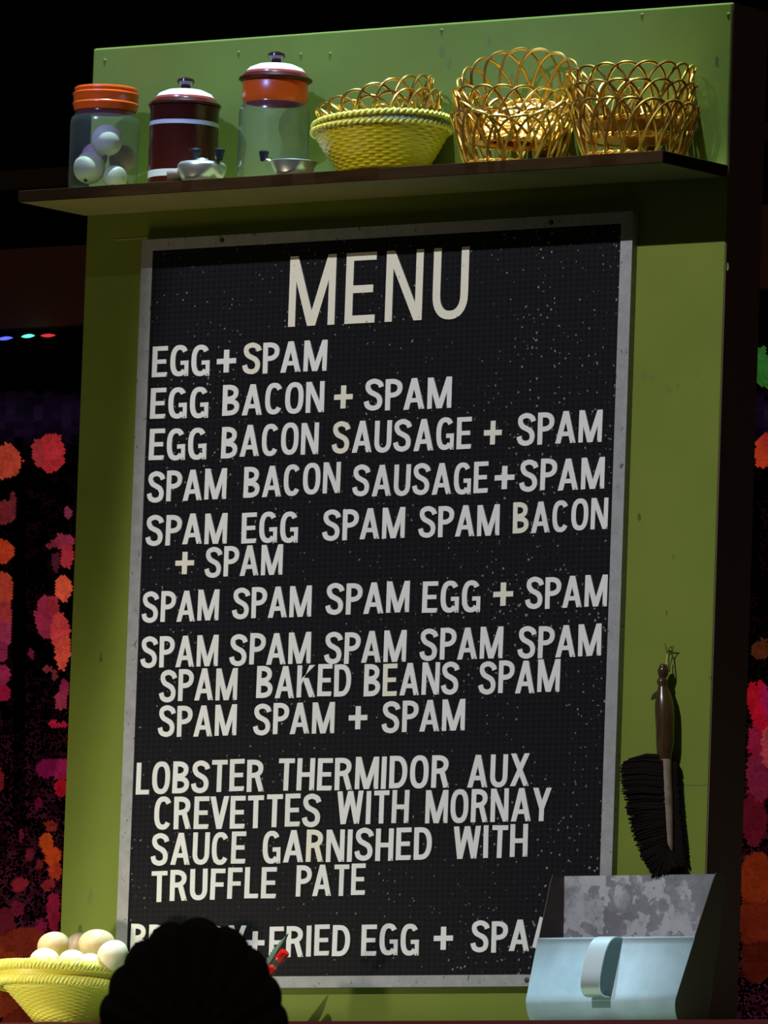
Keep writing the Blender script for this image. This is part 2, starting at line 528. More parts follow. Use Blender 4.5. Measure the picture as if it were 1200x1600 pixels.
# nail heads and stains on the panel
nails = MB()
for px, py in ((164, 94), (373, 82), (470, 85), (516, 84), (1138, 22), (690, 47), (1003, 23)):
    q = U(px, py, 0)
    nails.ell((q.x, 0, q.z), (0.0032, 0.0010, 0.0026), 12, 8)
tag(nails.build('trim_5', M_green), kind='structure')
st = MB()
for px, py, rx, rz in ((141, 1401, .0042, .0125), (691, 77, .005, .011), (702, 98, .0035, .008), (1137, 417, .002, .006), (1090, 583, .0016, .0016), (1090, 589, .0016, .0016), (1068, 1170, .0016, .0018), (152, 873, .002, .002), (468, 205, .005, .020), (131, 770, .004, .002), (106, 1466, .002, .005), (1020, 590, .005, .003), (1045, 610, .006, .004), (764, 62, .003, .007), (800, 118, .003, .005), (1006, 586, .004, .005), (1052, 870, .003, .004)):
    q = U(px, py, 0)
    n_ = 14
    vs = [(q.x + rx * (1 + .25 * rng.uniform(-1, 1)) * math.cos(2 * math.pi * i / n_), -0.00012, q.z + rz * (1 + .25 * rng.uniform(-1, 1)) * math.sin(2 * math.pi * i / n_)) for i in range(n_)]
    st.add(vs + [(x, 0.0005, z) for x, y, z in vs], [tuple(range(n_))] + [(i, (i + 1) % n_, n_ + (i + 1) % n_, n_ + i) for i in range(n_)])
tag(st.build('trim_6', M_stain, smooth=False), kind='structure')

# counter the set stands on
counter = thing('counter', 'dark red edged counter along the bottom below the menu board', 'counter', (0.5, -0.1, 0))
MB().box((-1.0, -0.195, 0.0), (1.4, 0.28, CT - 0.03)).build('cabinet', M_counter, counter, smooth=False)
b = MB(); b.box((-1.05, -0.198, CT - 0.03), (1.45, 0.30, CT)); b.build('worktop', M_ctop, counter, smooth=False, bevel=0.002)
b = MB(); b.box((-1.05, -0.2035, CT - 0.032), (1.45, -0.198, CT + 0.0005)); b.build('edge_strip', M_counter, counter, smooth=False)

# ------------------------------------------------------------------ shelf
SZ = OFF - 0.2626            # underside
ST = SZ + 0.0172             # top
SD = 0.1696
shelf = thing('shelf', 'long green shelf with dark brown front edge above the menu board', 'shelf', (W / 2, 0, SZ))
b = MB(); b.box((-W / 2 - 0.004, -SD + 0.004, 0.0004), (W / 2 - 0.004, 0, 0.0172)); b.build('board', M_shelf, shelf, smooth=False)
b = MB(); b.box((-W / 2 - 0.004, -SD, 0), (W / 2, -SD + 0.004, 0.0178)); b.box((W / 2 - 0.004, -SD + 0.004, 0), (W / 2, 0.0, 0.0178))
b.build('edging', M_shelfedge, shelf, smooth=False, bevel=0.0008)

# ------------------------------------------------------------------ menu board
BX0, BX1, BZ0, BZ1 = 0.1195, 1.0414, OFF - 1.4659, OFF - 0.3076
TH = 0.013
fw = 0.0215
board = thing('menu_board', 'black letter board with grey metal frame mounted on the green panel', 'menu board', ((BX0 + BX1) / 2, 0, BZ0))
ox, oz = -(BX0 + BX1) / 2, -BZ0
b = MB(); b.box((BX0 + fw - .002 + ox, -TH + 0.002, BZ0 + .014 + oz), (BX1 - fw + .002 + ox, -0.001, BZ1 - .014 + oz)); b.build('letter_panel', M_board, board, smooth=False)
b = MB()
b.box((BX0 + ox, -TH, BZ0 + oz), (BX0 + fw + ox, 0, BZ1 + oz)); b.box((BX1 - fw + ox, -TH, BZ0 + oz), (BX1 + ox, 0, BZ1 + oz))
b.box((BX0 + fw + ox, -TH, BZ1 - 0.0175 + oz), (BX1 - fw + ox, 0, BZ1 + oz)); b.box((BX0 + fw + ox, -TH, BZ0 + oz), (BX1 - fw + ox, 0, BZ0 + 0.0175 + oz))
b.build('frame', M_frame, board, smooth=False)
for px, py in ((347, 376), (861, 348), (823, 1531.5)):
    q = U(px, py, -TH)
    b = MB(); b.ell((q.x + ox, -TH - 0.0002, q.z + oz), (0.0042, 0.0018, 0.0040), 16, 8); b.build('screw', M_screw, board)

# ------------------------------------------------------------------ letters
T = 0.175
def sup(cx, cz, a_, b_, t0, t1, n, e=2.5):
    o = []
    for i in range(n + 1):
        t = R(t0 + (t1 - t0) * i / n)
        c_, s_ = math.cos(t), math.sin(t)
        o.append((cx + a_ * math.copysign(abs(c_) ** (2 / e), c_), cz + b_ * math.copysign(abs(s_) ** (2 / e), s_)))
    return o
def stroke(pts, closed=False, t=None):
    t = t or T
    n = len(pts)
    if closed: pts = pts[:-1]; n -= 1
    pr = []
    for i in range(n):
        a = pts[(i - 1) % n] if (closed or i) else pts[i]
        c_ = pts[(i + 1) % n] if (closed or i < n - 1) else pts[i]
        dx, dz = c_[0] - a[0], c_[1] - a[1]
        l = math.hypot(dx, dz) or 1
        nx, nz = -dz / l * t / 2, dx / l * t / 2
        pr.append(((pts[i][0] + nx, pts[i][1] + nz), (pts[i][0] - nx, pts[i][1] - nz)))
    return (pr, closed)
def bar(x0, z0, x1, z1):
    return ([((x0, z0), (x0, z1)), ((x1, z0), (x1, z1))], False)
def par(xb, xt, wd=None, z0=0, z1=1):
    wd = wd or T * 1.08
    return ([((xb, z0), (xb + wd, z0)), ((xt, z1), (xt + wd, z1))], False)
H = T / 2
def bowl(x0, zt, zb, w_):
    r_ = (zt - zb) / 2
    return stroke([(x0, zt - H)] + sup(w_ - H - min(r_, .26) , (zt + zb) / 2, min(r_, .26), r_ - H, 90, -90, 14, 2.2) + [(x0, zb + H)])
def catmull(P, n=6):
    o = []
    P = [P[0]] + P + [P[-1]]
    for i in range(1, len(P) - 2):
        for k in range(n):
            t = k / n
            q = []
            for d in (0, 1):
                p0, p1, p2, p3 = P[i - 1][d], P[i][d], P[i + 1][d], P[i + 2][d]
                q.append(.5 * (2 * p1 + (p2 - p0) * t + (2 * p0 - 5 * p1 + 4 * p2 - p3) * t * t + (3 * p1 - p0 - 3 * p2 + p3) * t ** 3))
            o.append(tuple(q))
    return o + [P[-2]]
D = T * 1.08
GL = {
 'A': (.66, lambda: [par(0, .33 - D / 2), par(.66 - D, .33 - D / 2), bar(.16, .22, .50, .36)]),
 'B': (.56, lambda: [bar(0, 0, T, 1), bowl(.05, 1, .46, .52), bowl(.05, .54, 0, .56)]),
 'C': (.57, lambda: [stroke(sup(.29, .5, .29 - H, .5 - H + .012, 38, 322, 26))]),
 'D': (.58, lambda: [bar(0, 0, T, 1), bowl(.05, 1, 0, .58)]),
 'E': (.49, lambda: [bar(0, 0, T, 1), bar(.05, 1 - T * .92, .49, 1), bar(.05, .43, .45, .43 + T * .88), bar(.05, 0, .49, T * .92)]),
 'F': (.47, lambda: [bar(0, 0, T, 1), bar(.05, 1 - T * .92, .47, 1), bar(.05, .42, .43, .42 + T * .88)]),
 'G': (.59, lambda: [stroke(sup(.29, .5, .29 - H, .5 - H + .012, 38, 318, 26)), bar(.33, .36, .59, .36 + T * .85), bar(.59 - T * .8, -.01, .59, .45)]),
 'H': (.58, lambda: [bar(0, 0, T, 1), bar(.58 - T, 0, .58, 1), bar(.05, .42, .53, .42 + T * .9)]),
 'I': (T, lambda: [bar(0, 0, T, 1)]),
 'K': (.62, lambda: [bar(0, 0, T, 1), ([((.12, .30), (.12, .55)), ((.41, 1), (.61, 1))], False), par(.44, .19, .2, 0, .60)]),
 'L': (.45, lambda: [bar(0, 0, T, 1), bar(.05, 0, .45, T * .92)]),
 'M': (.76, lambda: [bar(0, 0, T * .92, 1), bar(.76 - T * .92, 0, .76, 1), par(.38 - D / 2, 0, D), par(.38 - D / 2, .76 - D, D)]),
 'N': (.60, lambda: [bar(0, 0, T * .95, 1), bar(.60 - T * .95, 0, .60, 1), par(.60 - D, 0, D)]),
 'O': (.60, lambda: [stroke(sup(.30, .5, .30 - H, .5 - H + .012, 0, 360, 36), True)]),
 'P': (.54, lambda: [bar(0, 0, T, 1), bowl(.05, 1, .40, .54)]),
 'R': (.57, lambda: [bar(0, 0, T, 1), bowl(.05, 1, .43, .54), par(.57 - D, .25, D, 0, .5)]),
 'S': (.57, lambda: [stroke(catmull([(.515, .74), (.46, .86), (.29, 1 - H + .012), (.12, .87), (.09, .73), (.16, .60), (.29, .525), (.42, .44), (.485, .29), (.44, .13), (.28, H - .012), (.11, .13), (.05, .29)]))]),
 'T': (.52, lambda: [bar(.26 - H, 0, .26 + H, 1), bar(0, 1 - T * .92, .52, 1)]),
 'U': (.57, lambda: [stroke([(H, 1), (H, .34)] + sup(.285, .34, .285 - H, .34 - H + .012, 180, 360, 16, 2.3) + [(.57 - H, 1)])]),
 'V': (.62, lambda: [par(.31 - D / 2, 0), par(.31 - D / 2, .62 - D)]),
 'W': (.90, lambda: [par(.22 - D / 2, 0), par(.22 - D / 2, .45 - D / 2), par(.68 - D / 2, .45 - D / 2), par(.68 - D / 2, .90 - D)]),
 'X': (.62, lambda: [par(0, .62 - D), par(.62 - D, 0)]),
 'Y': (.62, lambda: [bar(.31 - H, 0, .31 + H, .45), par(.31 - D / 2, 0, D, .38, 1), par(.31 - D / 2, .62 - D, D, .38, 1)]),
 '+': (.62, lambda: [bar(0, .5 - .085, .62, .5 + .085), bar(.31 - .085, .13, .31 + .085, .87)]),
}
LINES = [  # (word, left px, right px, baseline px at left, at right)
 [('MENU', 451, 731, 511, 496.5)],
 [('EGG', 238, 328, 589, 586.5), ('+', 340, 370, 0, 565), ('SPAM', 380, 511, 585, 580)],
 [('EGG', 235, 326, 655, 652), ('BACON', 348, 507, 650, 645), ('+', 523, 552, 0, 621), ('SPAM', 570, 706, 641, 638)],
 [('EGG', 233, 323, 720, 717), ('BACON', 346, 498, 716, 709), ('SAUSAGE', 520, 737, 709, 701), ('+', 757, 785, 0, 676), ('SPAM', 809, 941, 696, 690)],
 [('SPAM', 231, 354, 785, 779), ('BACON', 381, 532, 778, 771), ('SAUSAGE', 552, 763, 776, 771), ('+', 774, 805, 0, 747), ('SPAM', 813, 945, 768, 763)],
 [('SPAM', 229, 355, 853, 849), ('EGG', 378, 466, 849, 847), ('SPAM', 505, 633, 845, 841), ('SPAM', 655, 781, 841, 837), ('BACON', 802, 950, 834, 827)],
 [('+', 275, 304, 0, 879), ('SPAM', 321, 442, 903, 898)],
 [('SPAM', 223, 342, 973, 969), ('SPAM', 364, 487, 967, 963), ('SPAM', 510, 640, 961, 957), ('EGG', 660, 751, 958, 956), ('+', 772, 803, 0, 928), ('SPAM', 822, 949, 952, 948)],
 [('SPAM', 221, 341, 1043, 1041), ('SPAM', 360, 486, 1040, 1037), ('SPAM', 508, 635, 1038, 1034), ('SPAM', 657, 786, 1032, 1029), ('SPAM', 810, 940, 1029, 1025)],
 [('SPAM', 250, 371, 1097, 1093), ('BAKED', 401, 549, 1091, 1088), ('BEANS', 569, 717, 1089, 1084), ('SPAM', 749, 875, 1085, 1081)],
 [('SPAM', 248, 370, 1152, 1149), ('SPAM', 397, 523, 1149, 1145), ('+', 546, 575, 0, 1121), ('SPAM', 598, 727, 1145, 1141)],
 [('LOBSTER', 213, 413, 1241, 1236), ('THERMIDOR', 435, 702, 1236, 1230), ('AUX', 731, 827, 1231, 1227)],
 [('CREVETTES', 241, 501, 1297, 1291), ('WITH', 527, 639, 1289, 1286), ('MORNAY', 665, 861, 1287, 1282)],
 [('SAUCE', 237, 384, 1353, 1350), ('GARNISHED', 411, 675, 1349, 1343), ('WITH', 709, 825, 1342, 1339)],
 [('TRUFFLE', 237, 432, 1409, 1403), ('PATE', 463, 571, 1402, 1399)],
 [('BRANDY', 204, 384, 1491, 1495), ('+', 384, 414, 0, 1474), ('FRIED', 421, 547, 1496, 1493), ('EGG', 565, 655, 1494, 1492), ('+', 679, 709, 0, 1467), ('SPAM', 737, 868, 1489, 1485)],
]
CAPH = [0.1085, .0475, .0475, .0485, .0475, .0470, .0465, .0475, .0480, .0490, .0475, .0490, .0500, .0490, .0475, .0470]
ROWN = ['heading', 'first menu row', 'second menu row', 'third menu row', 'fourth menu row', 'fifth menu row', 'short sixth menu row', 'seventh menu row', 'eighth menu row', 'ninth menu row', 'tenth menu row', 'lobster row', 'crevettes row', 'sauce row', 'truffle row', 'bottom menu row']
ORD = ['first', 'second', 'third', 'fourth', 'fifth', 'sixth', 'seventh', 'eighth', 'ninth']
YF = -TH + 0.002             # face of the letter panel
AGED = {(5, 4, 0), (6, 0), (2, 2), (7, 4), (3, 3), (1, 2, 0), (9, 2, 1), (13, 1, 2)}
lrng = random.Random(3)
lettermesh = {}
for ri, words in enumerate(LINES):
    ch = CAPH[ri]
    nplus = 0
    wi_real = 0
    for wi, (word, xl, xr, bl, br) in enumerate(words):
        T = 0.122 if ri == 0 else 0.158
        H = T / 2; D = T * 1.08
        glyphs = [GL[c_] for c_ in word]
        if word == '+':
            q0 = U(xl, br, YF); q1 = U(xr, br, YF)
            sx_ = (q1.x - q0.x) / .62
            base0 = base1 = q0.z - 0.5 * ch
            base1 = q1.z - 0.5 * ch
            tot = .62
        else:
            q0 = U(xl, bl, YF); q1 = U(xr, br, YF)
            base0, base1 = q0.z, q1.z
            gap = .165 if ri == 0 else .092
            ws = [g[0] for g in glyphs]
            gaps = [gap - (.05 if word[i:i + 2] in ('PA', 'AY', 'VE', 'EV') else 0) for i in range(len(word) - 1)]
            tot = sum(ws) + sum(gaps)
            sx_ = (q1.x - q0.x) / tot
            wi_real += 1
        x = 0
        for li, c_ in enumerate(word):
            gw = glyphs[li][0]
            fx = (x + gw / 2) / tot
            jz = lrng.uniform(-.0009, .0009) if ri else 0
            zc = base0 + (base1 - base0) * fx + jz
            b = MB()
            for pi, (pr, cl) in enumerate(glyphs[li][1]()):
                pr = [(((a_[0] - gw / 2) * sx_, a_[1] * ch), ((b_[0] - gw / 2) * sx_, b_[1] * ch)) for a_, b_ in pr]
                b.strip(pr, -0.0018 - pi * 0.00005, 0, cl)
            aged = (ri, wi) in AGED or (ri, wi, li) in AGED or ri == 0 or lrng.random() < .012
            M = M_letter_aged if aged and (ri != 5 or wi == 4) else (M_letter_dull if lrng.random() < .25 else M_letter)
            o = b.build('letter' if c_ != '+' else 'plus_sign', M, smooth=False)
            o.location = (q0.x + (x + gw / 2) * sx_, YF, zc)
            o.rotation_euler = (0, (R(15) if (ri, wi, li) == (15, 5, 3) else R(lrng.uniform(-.8, .8))) if ri else 0, 0)
            tone = 'yellowed' if M is M_letter_aged else 'white'
            if c_ == '+':
                k = sum(1 for w_ in words if w_[0] == '+')
                nplus += 1
                lab = f'{tone} plus sign in the {ROWN[ri]} of the black board' if k == 1 else f'{tone} {"left" if nplus == 1 else "right"} plus sign in the {ROWN[ri]} of the black board'
                tag(o, lab, 'plus sign', 'plus signs on the menu board')
            elif ri == 0:
                tag(o, f'large cream letter {c_} of the heading at the top of the black board', 'letter', 'large heading letters on the menu board')
            else:
                tag(o, f'{tone} letter {c_}, {ORD[li]} in the {ORD[wi_real - 1]} word of the {ROWN[ri]}', 'letter', 'white letters on the menu board')
            if li < len(word) - 1:
                x += gw + gaps[li]

# ------------------------------------------------------------------ jars and canister on the shelf
JY = -0.088
def px2x(px, py, Y): return U(px, py, Y).x
# jar of eggs
JX = px2x(163, 220, JY)
jar = thing('glass_jar', 'glass jar of pale eggs with ribbed orange lid at the left shelf end', 'jar', (JX, JY, ST))
b = MB(); b.lathe([(0.0, 0.004), (.046, 0.004), (.0505, .0015), (.0525, .008), (.0535, .02), (.0535, .108), (.052, .117), (.047, .124), (.0455, .128), (.0455, .134)], 56)
b.build('glass_body', M_glass, jar)
b = MB(); b.lathe([(0, .1655), (.0465, .1655), (.0490, .1640), (.0493, .1615), (.0478, .1605), (.0478, .1580), (.0512, .1560), (.0516, .1540), (.0508, .1525), (.0500, .1510), (.0500, .1420), (.0512, .1408), (.0515, .1392), (.0505, .1375), (.0495, .1345), (.0475, .1285), (.046, .1285)], 56)
b.build('lid', M_orange, jar)
balls = [(138, 263, -.125, .0245, M_ball, 'speckled white egg at lower left inside the orange lidded jar'),
         (167, 219, -.105, .0240, M_ball, 'speckled white egg resting on top of the others inside the orange lidded jar'),
         (194, 271, -.122, .0185, M_ball, 'small speckled white egg at lower right inside the orange lidded jar'),
         (140, 246, -.068, .0205, M_pink, 'pinkish egg at the left behind white ones inside the orange lidded jar'),
         (192, 248, -.062, .0210, M_pink, 'pinkish egg at the right behind white ones inside the orange lidded jar')]
pos = []
for px, py, Y, r_, M, lab in balls:
    q = U(px, py, Y)
    pos.append([q.x - JX, Y - JY, q.z - ST, r_])
for it in range(400):                         # settle them so that none cuts into another
    for i_ in range(5):
        for j_ in range(i_):
            A_, B_ = pos[i_], pos[j_]
            dv_ = Vector(A_[:3]) - Vector(B_[:3]); gap_ = A_[3] + B_[3] + .0012 - dv_.length
            if gap_ > 0:
                dv_ = dv_.normalized() * gap_ * .5
                for k_ in range(3):
                    A_[k_] += dv_[k_]; B_[k_] -= dv_[k_]
        A_ = pos[i_]
        lim = .0518 - A_[3]; rr = math.hypot(A_[0], A_[1])
        if rr > lim: A_[0] *= lim / rr; A_[1] *= lim / rr
        A_[2] = max(A_[2], .0045 + A_[3] * 1.03)
for (px, py, Y, r_, M, lab), (dx, dy, dz, _) in zip(balls, pos):
    b = MB(); b.ell((0, 0, 0), (r_, r_, r_ * 1.03), 32, 20, 0.03)
    o = b.build('egg', M); o.location = (JX + dx, JY + dy, ST + dz); o.rotation_euler = (rng.uniform(-.4, .4), rng.uniform(-.4, .4), rng.uniform(0, 6))
    tag(o, lab, 'egg', 'eggs inside the glass jar')

def enamel_lid(root, z, r_):
    b = MB(); b.lathe([(.92 * r_, z), (r_, z + .003), (1.0 * r_, z + .0055), (.90 * r_, z + .0105), (.86 * r_, z + .012)], 56, capb=True); lid_ = b.build('lid', M_maroon, root)
    b = MB(); b.lathe([(.87 * r_, z + .010), (.85 * r_, z + .0145), (.80 * r_, z + .0165)], 56); b.build('lid_ring', M_lidrose, lid_)
    b = MB(); b.lathe([(.81 * r_, z + .0160), (.72 * r_, z + .022), (.5 * r_, z + .0275), (.2 * r_, z + .030), (0, z + .030)], 56); b.build('lid_dome', M_lidwhite, lid_)
    b = MB(); b.lathe([(.007, z + .029), (.0075, z + .034), (.011, z + .037), (.0135, z + .041), (.0125, z + .045), (.007, z + .0475), (0, z + .048)], 32); b.build('lid_knob', M_knob, lid_)

CX = px2x(287, 220, JY)
can = thing('enamel_canister', 'maroon enamel canister with pale bands and white topped lid between two glass jars', 'canister', (CX, JY, ST))
b = MB(); b.lathe([(0, 0), (.050, 0), (.0525, .003), (.053, .008), (.053, .122), (.0545, .126), (.051, .127)], 56); b.build('body', M_maroon, can)
for z0, z1 in ((.0145, .0255), (.0955, .1025)):
    b = MB(); b.lathe([(.0528, z0), (.0534, z0 + .0006), (.0534, z1 - .0006), (.0528, z1)], 56); b.build('band', M_band, can)
enamel_lid(can, .1255, .0560)

GX = px2x(428, 200, JY)
jar2 = thing('glass_jar', 'tall empty glass jar with orange neck band and maroon lid beside yellow baskets', 'jar', (GX, JY, ST))
b = MB(); b.lathe([(0.0, 0.004), (.046, 0.004), (.0515, .0015), (.0535, .008), (.0540, .02), (.0540, .109), (.0525, .116), (.0490, .121), (.0480, .125), (.0480, .132)], 56); b.build('glass_body', M_glass, jar2)
b = MB(); b.lathe([(.044, .1235), (.0482, .1235), (.0495, .1285), (.0500, .131), (.0500, .155), (.0485, .157)], 56); b.build('neck_band', M_orange, jar2)
enamel_lid(jar2, .1555, .0565)

# small metal pieces at the front edge of the shelf
q = U(315, 276, -.135)
pot = thing('metal_pot', 'small squat steel pot with black knobs in front of the maroon canister', 'pot', (q.x, -.135, ST))
b = MB(); b.lathe([(0, .001), (.026, .001), (.031, .006), (.036, .016), (.038, .024), (.0375, .027), (.035, .0285)], 40); b.build('bowl', M_steel, pot)
b = MB(); b.lathe([(.0375, .027), (.034, .031), (.020, .0335), (.012, .034), (.0095, .0365), (.0085, .038)], 40, capt=True); plid = b.build('lid', M_steel, pot)
b = MB(); b.lathe([(.005, .037), (.0055, .042), (.0088, .049), (.0088, .052), (.006, .0545), (0, .0555)], 24); o = b.build('lid_knob', M_black, plid); o.location = (-.012, 0, .0)
b = MB(); b.tube([(.030, -.006, .022), (.036, -.008, .030), (.0375, -.008, .034)], .0035, 10); b.lathe([(.0052, .033), (.0082, .046), (.0085, .0485), (.006, .0505), (0, .051)], 20, (.0385, -.008, 0)); b.build('handle_knob', M_black, pot)
b = MB(); b.tube([(-.030, -.01, .014), (-.042, -.016, .014), (-.050, -.020, .0135)], [.006, .0085, .0085], 14); b.build('side_handle', M_tan, pot)
q = U(459, 268, -.140)
pan = thing('metal_dish', 'shallow steel dish with black tipped handle in front of the empty glass jar', 'dish', (q.x, -.140, ST))
b = MB(); b.lathe([(0, .0012), (.024, .0012), (.030, .007), (.035, .017), (.0375, .0225), (.0365, .0232), (.034, .017), (.029, .009), (.024, .0035), (0, .0030)], 44); b.build('bowl', M_steel, pan)
b = MB(); b.tube([(-.034, -.002, .020), (-.041, -.004, .0255), (-.047, -.006, .0285), (-.052, -.007, .0275)], .0022, 10); ph_ = b.build('handle', M_steel, pan)
b = MB(); b.lathe([(.0048, .026), (.0075, .0385), (.0078, .0405), (.005, .0425), (0, .043)], 20, (-.0525, -.007, 0)); b.build('handle_knob', M_black, ph_)

# ------------------------------------------------------------------ gold wire baskets
BH, RR, RB = .078, .0935, .066
def rad(h): return RB + (RR - RB) * (max(h, 0) / BH) ** .85
def gold_mesh():
    b = MB(); n = 18; wr = .0023
    for i in range(n):
        for dbl in (0,):
            f0 = 2 * math.pi * i / n
            dphi = 2 * math.pi / n * 3.3
            pts = []
            for k in range(29):
                t = k / 28
                u = 2 * t - 1
                h = BH * (1 - abs(u) ** 2.3) * (1 - .02 * dbl)
                off = .0021 * math.cos(math.pi * t) + .0006 * math.sin(6 * math.pi * t)
                r_ = rad(h) + off
                ph = f0 + dphi * (t - .5)
                pts.append((r_ * math.cos(ph), r_ * math.sin(ph), h + .003))
            b.tube(pts, wr, 7)
    return b.mesh('gold_weave', M_gold)
def gold_base_mesh():
    b = MB()
    for k, (r_, z) in enumerate(((RB, .003), (RB + .001, .0065))):
        for sgn in (0, 1):
            pts = []
            for i in range(120):
                a_ = 2 * math.pi * i / 120
                tw = a_ * 22 + sgn * math.pi
                pts.append(((r_ + .0016 * math.cos(tw)) * math.cos(a_), (r_ + .0016 * math.cos(tw)) * math.sin(a_), z + .0016 * math.sin(tw)))
            b.tube(pts, .0016, 6, True)
    b.lathe([(0, .0035), (.02, .0035), (RB, .0045), (RB, .0030), (0, .0020)], 54, wob=lambda k, i, t: 0)
    # radial ribs of the woven base
    for i in range(18):
        a_ = 2 * math.pi * i / 18
        b.tube([(.012 * math.cos(a_), .012 * math.sin(a_), .0050), (RB * math.cos(a_), RB * math.sin(a_), .0056)], .0019, 6)
    return b.mesh('gold_base', M_goldb)
gw_, gb_ = gold_mesh(), gold_base_mesh()
proto = None
def gold(label, loc, rot, grp, sc=1.0):
    global proto
    if proto is None:
        proto = thing('gold_basket', label, 'basket', loc, rot, grp)
        for nm, me in (('wire_weave', gw_), ('base', gb_)):
            o = bpy.data.objects.new(nm, me); COL.objects.link(o); o.parent = proto
        proto.scale = (sc,) * 3
        return proto
    return dup(proto, label, loc, rot, grp, sc)
G1 = 'gold wire bread baskets on the shelf'
Y1 = -.0785
X1 = px2x(802, 200, Y1)
gold('bottom gold wire basket of the middle stack on the shelf', (X1, Y1, ST), (0, 0, .1), G1)
gold('second gold wire basket nested upright in the middle stack', (X1 - .001, Y1, ST + .0365), (R(1.5), R(1), .27), G1)
# third leans back against the wall, open side to the front
tilt = 41
c3 = U(811, 131, -.104)
ax = Vector((math.sin(R(tilt)) * math.sin(R(24)), -math.sin(R(tilt)) * math.cos(R(24)), math.cos(R(tilt))))
p3 = c3 - ax * BH
gold('gold wire basket tipped up against the panel atop the middle stack', p3, (R(tilt), 0, R(24)), G1, 1.0)
X2 = px2x(991, 190, Y1)
gold('bottom gold wire basket of the right hand stack on the shelf', (X2, Y1, ST), (0, 0, .05), G1, 1.04)
gold('middle gold wire basket of the right hand stack on the shelf', (X2 - .003, Y1 + .002, ST + .031), (R(2), R(-2), .22), G1, 1.03)
gold('top gold wire basket of the right hand stack near the shelf end', (X2 - .003, Y1 + .002, ST + .056), (R(1), R(-4), .36), G1, 1.02)

# ------------------------------------------------------------------ yellow woven plastic baskets
def weave_wall(prof_fn, h0, h1, rows, n_st, amp=.0011, seg=6, th=.0016):
    """woven wall: every row of strand bulges out over one stake and in over the next"""
    n = n_st * seg
    prof = []
    for k in range(rows * 4 + 1):
        h = h0 + (h1 - h0) * k / (rows * 4)
        prof.append((prof_fn(h), h))
    def wob(k, i, t):
        row = k // 4
        s_ = math.cos(2 * math.pi * i / (2 * seg) * 1.0 + (row % 2) * math.pi)
        prof_r = math.sin(math.pi * ((k % 4) / 4.0)) if k % 4 else 0
        return amp * s_ * (0.35 + .65 * prof_r) + .0009 * prof_r
    b = MB(); b.lathe(prof, n, wob=wob)
    b.lathe([(r_ - th, z) for r_, z in prof[::4]], n)
    return b
def braid(r_, z, wr, nst=3, turns=40, amp=None, n=360, b=None):
    b = b or MB(); amp = amp or wr * .95
    for s_ in range(nst):
        pts = []
        for i in range(n):
            a_ = 2 * math.pi * i / n
            tw = a_ * turns + 2 * math.pi * s_ / nst
            rr = r_ + amp * math.cos(tw)
            pts.append((rr * math.cos(a_), rr * math.sin(a_), z + amp * math.sin(tw)))
        b.tube(pts, wr, 7, True)
    return b
YH, YRR, YRB = .066, .104, .062
def yrad(h): return YRB + (YRR - YRB) * (h / YH) ** .9
ymesh = weave_wall(yrad, .002, YH - .001, 15, 44).mesh('yellow_weave', M_yellow)
yrim = braid(YRR + .0005, YH, .0024, 2, 34).mesh('yellow_rim', M_yellow2)
ybase = MB().lathe([(0, .002), (YRB, .002), (YRB + .0015, .0045), (YRB - .001, .005), (0, .0045)], 60).mesh('yellow_floor', M_yellow)
def ybasket(label, loc, rot, mats=None):
    t = thing('woven_basket', label, 'basket', loc, rot, 'woven plastic baskets stacked on the shelf')
    for nm, me in (('woven_side', ymesh), ('braided_rim', yrim), ('base', ybase)):
        if mats:
            me = me.copy(); me.materials[0] = mats
        o = bpy.data.objects.new(nm, me); COL.objects.link(o); o.parent = t
    return t
YX = px2x(599, 225, -.083)
tl = R(-3.5)
ybasket('outer yellow woven plastic basket at the bottom of the tilted pile on the shelf', (YX, -.083, ST + .0045), (R(0), tl, 0))
ybasket('pale blue woven plastic basket sandwiched between two yellow ones on the shelf', (YX + .0078, -.083, ST + .0125), (R(0), R(-6.4), 0), M_blue).scale = (.92,) * 3
ybasket('inner yellow woven plastic basket holding gold wire baskets on the shelf', (YX + .0030, -.083, ST + .0165), (R(0), R(-5.2), 0))
gold('lower gold wire basket lying tilted inside the yellow plastic baskets', (YX + .012, -.078, ST + .034), (R(2), R(-13), .2), G1, .98)
gold('upper gold wire basket tilted highest inside the yellow plastic baskets', (YX + .010, -.083, ST + .050), (R(1), R(-18), .4), G1, .98)

# ------------------------------------------------------------------ hand brush hanging on the panel
hk = U(1046, 1012, -.004)
hook = thing('wire_hook', 'thin bent wire hook on the green panel above the hand brush', 'hook', (hk.x, 0, hk.z))
def W2(px, py, Y):
    q = U(px, py, Y); return (q.x - hk.x, q.y, q.z - hk.z)
b = MB()
b.tube([W2(1043, 1002, -.012), W2(1039, 1005, -.013), W2(1040, 1010, -.010), W2(1042, 1016, -.006), W2(1043, 1022, -.004)], .0009, 7)
b.tube([W2(1053, 1010, -.014), W2(1050, 1010, -.013), W2(1047, 1014, -.008), W2(1043, 1018, -.004), W2(1041, 1040, -.006)], .0009, 7)
b.tube([W2(1052, 1011, -.012), W2(1051, 1024, -.006), W2(1047, 1040, -.006), W2(1046, 1050, -.01)], .0009, 7)
b.tube([W2(1051, 1024, -.004), W2(1054, 1045, -.003), W2(1055, 1060, -.003)], .0009, 7)
b.ell(W2(1048, 1016, -.001), (.004, .003, .006), 12, 8)
b.build('wire', M_wire, hook)

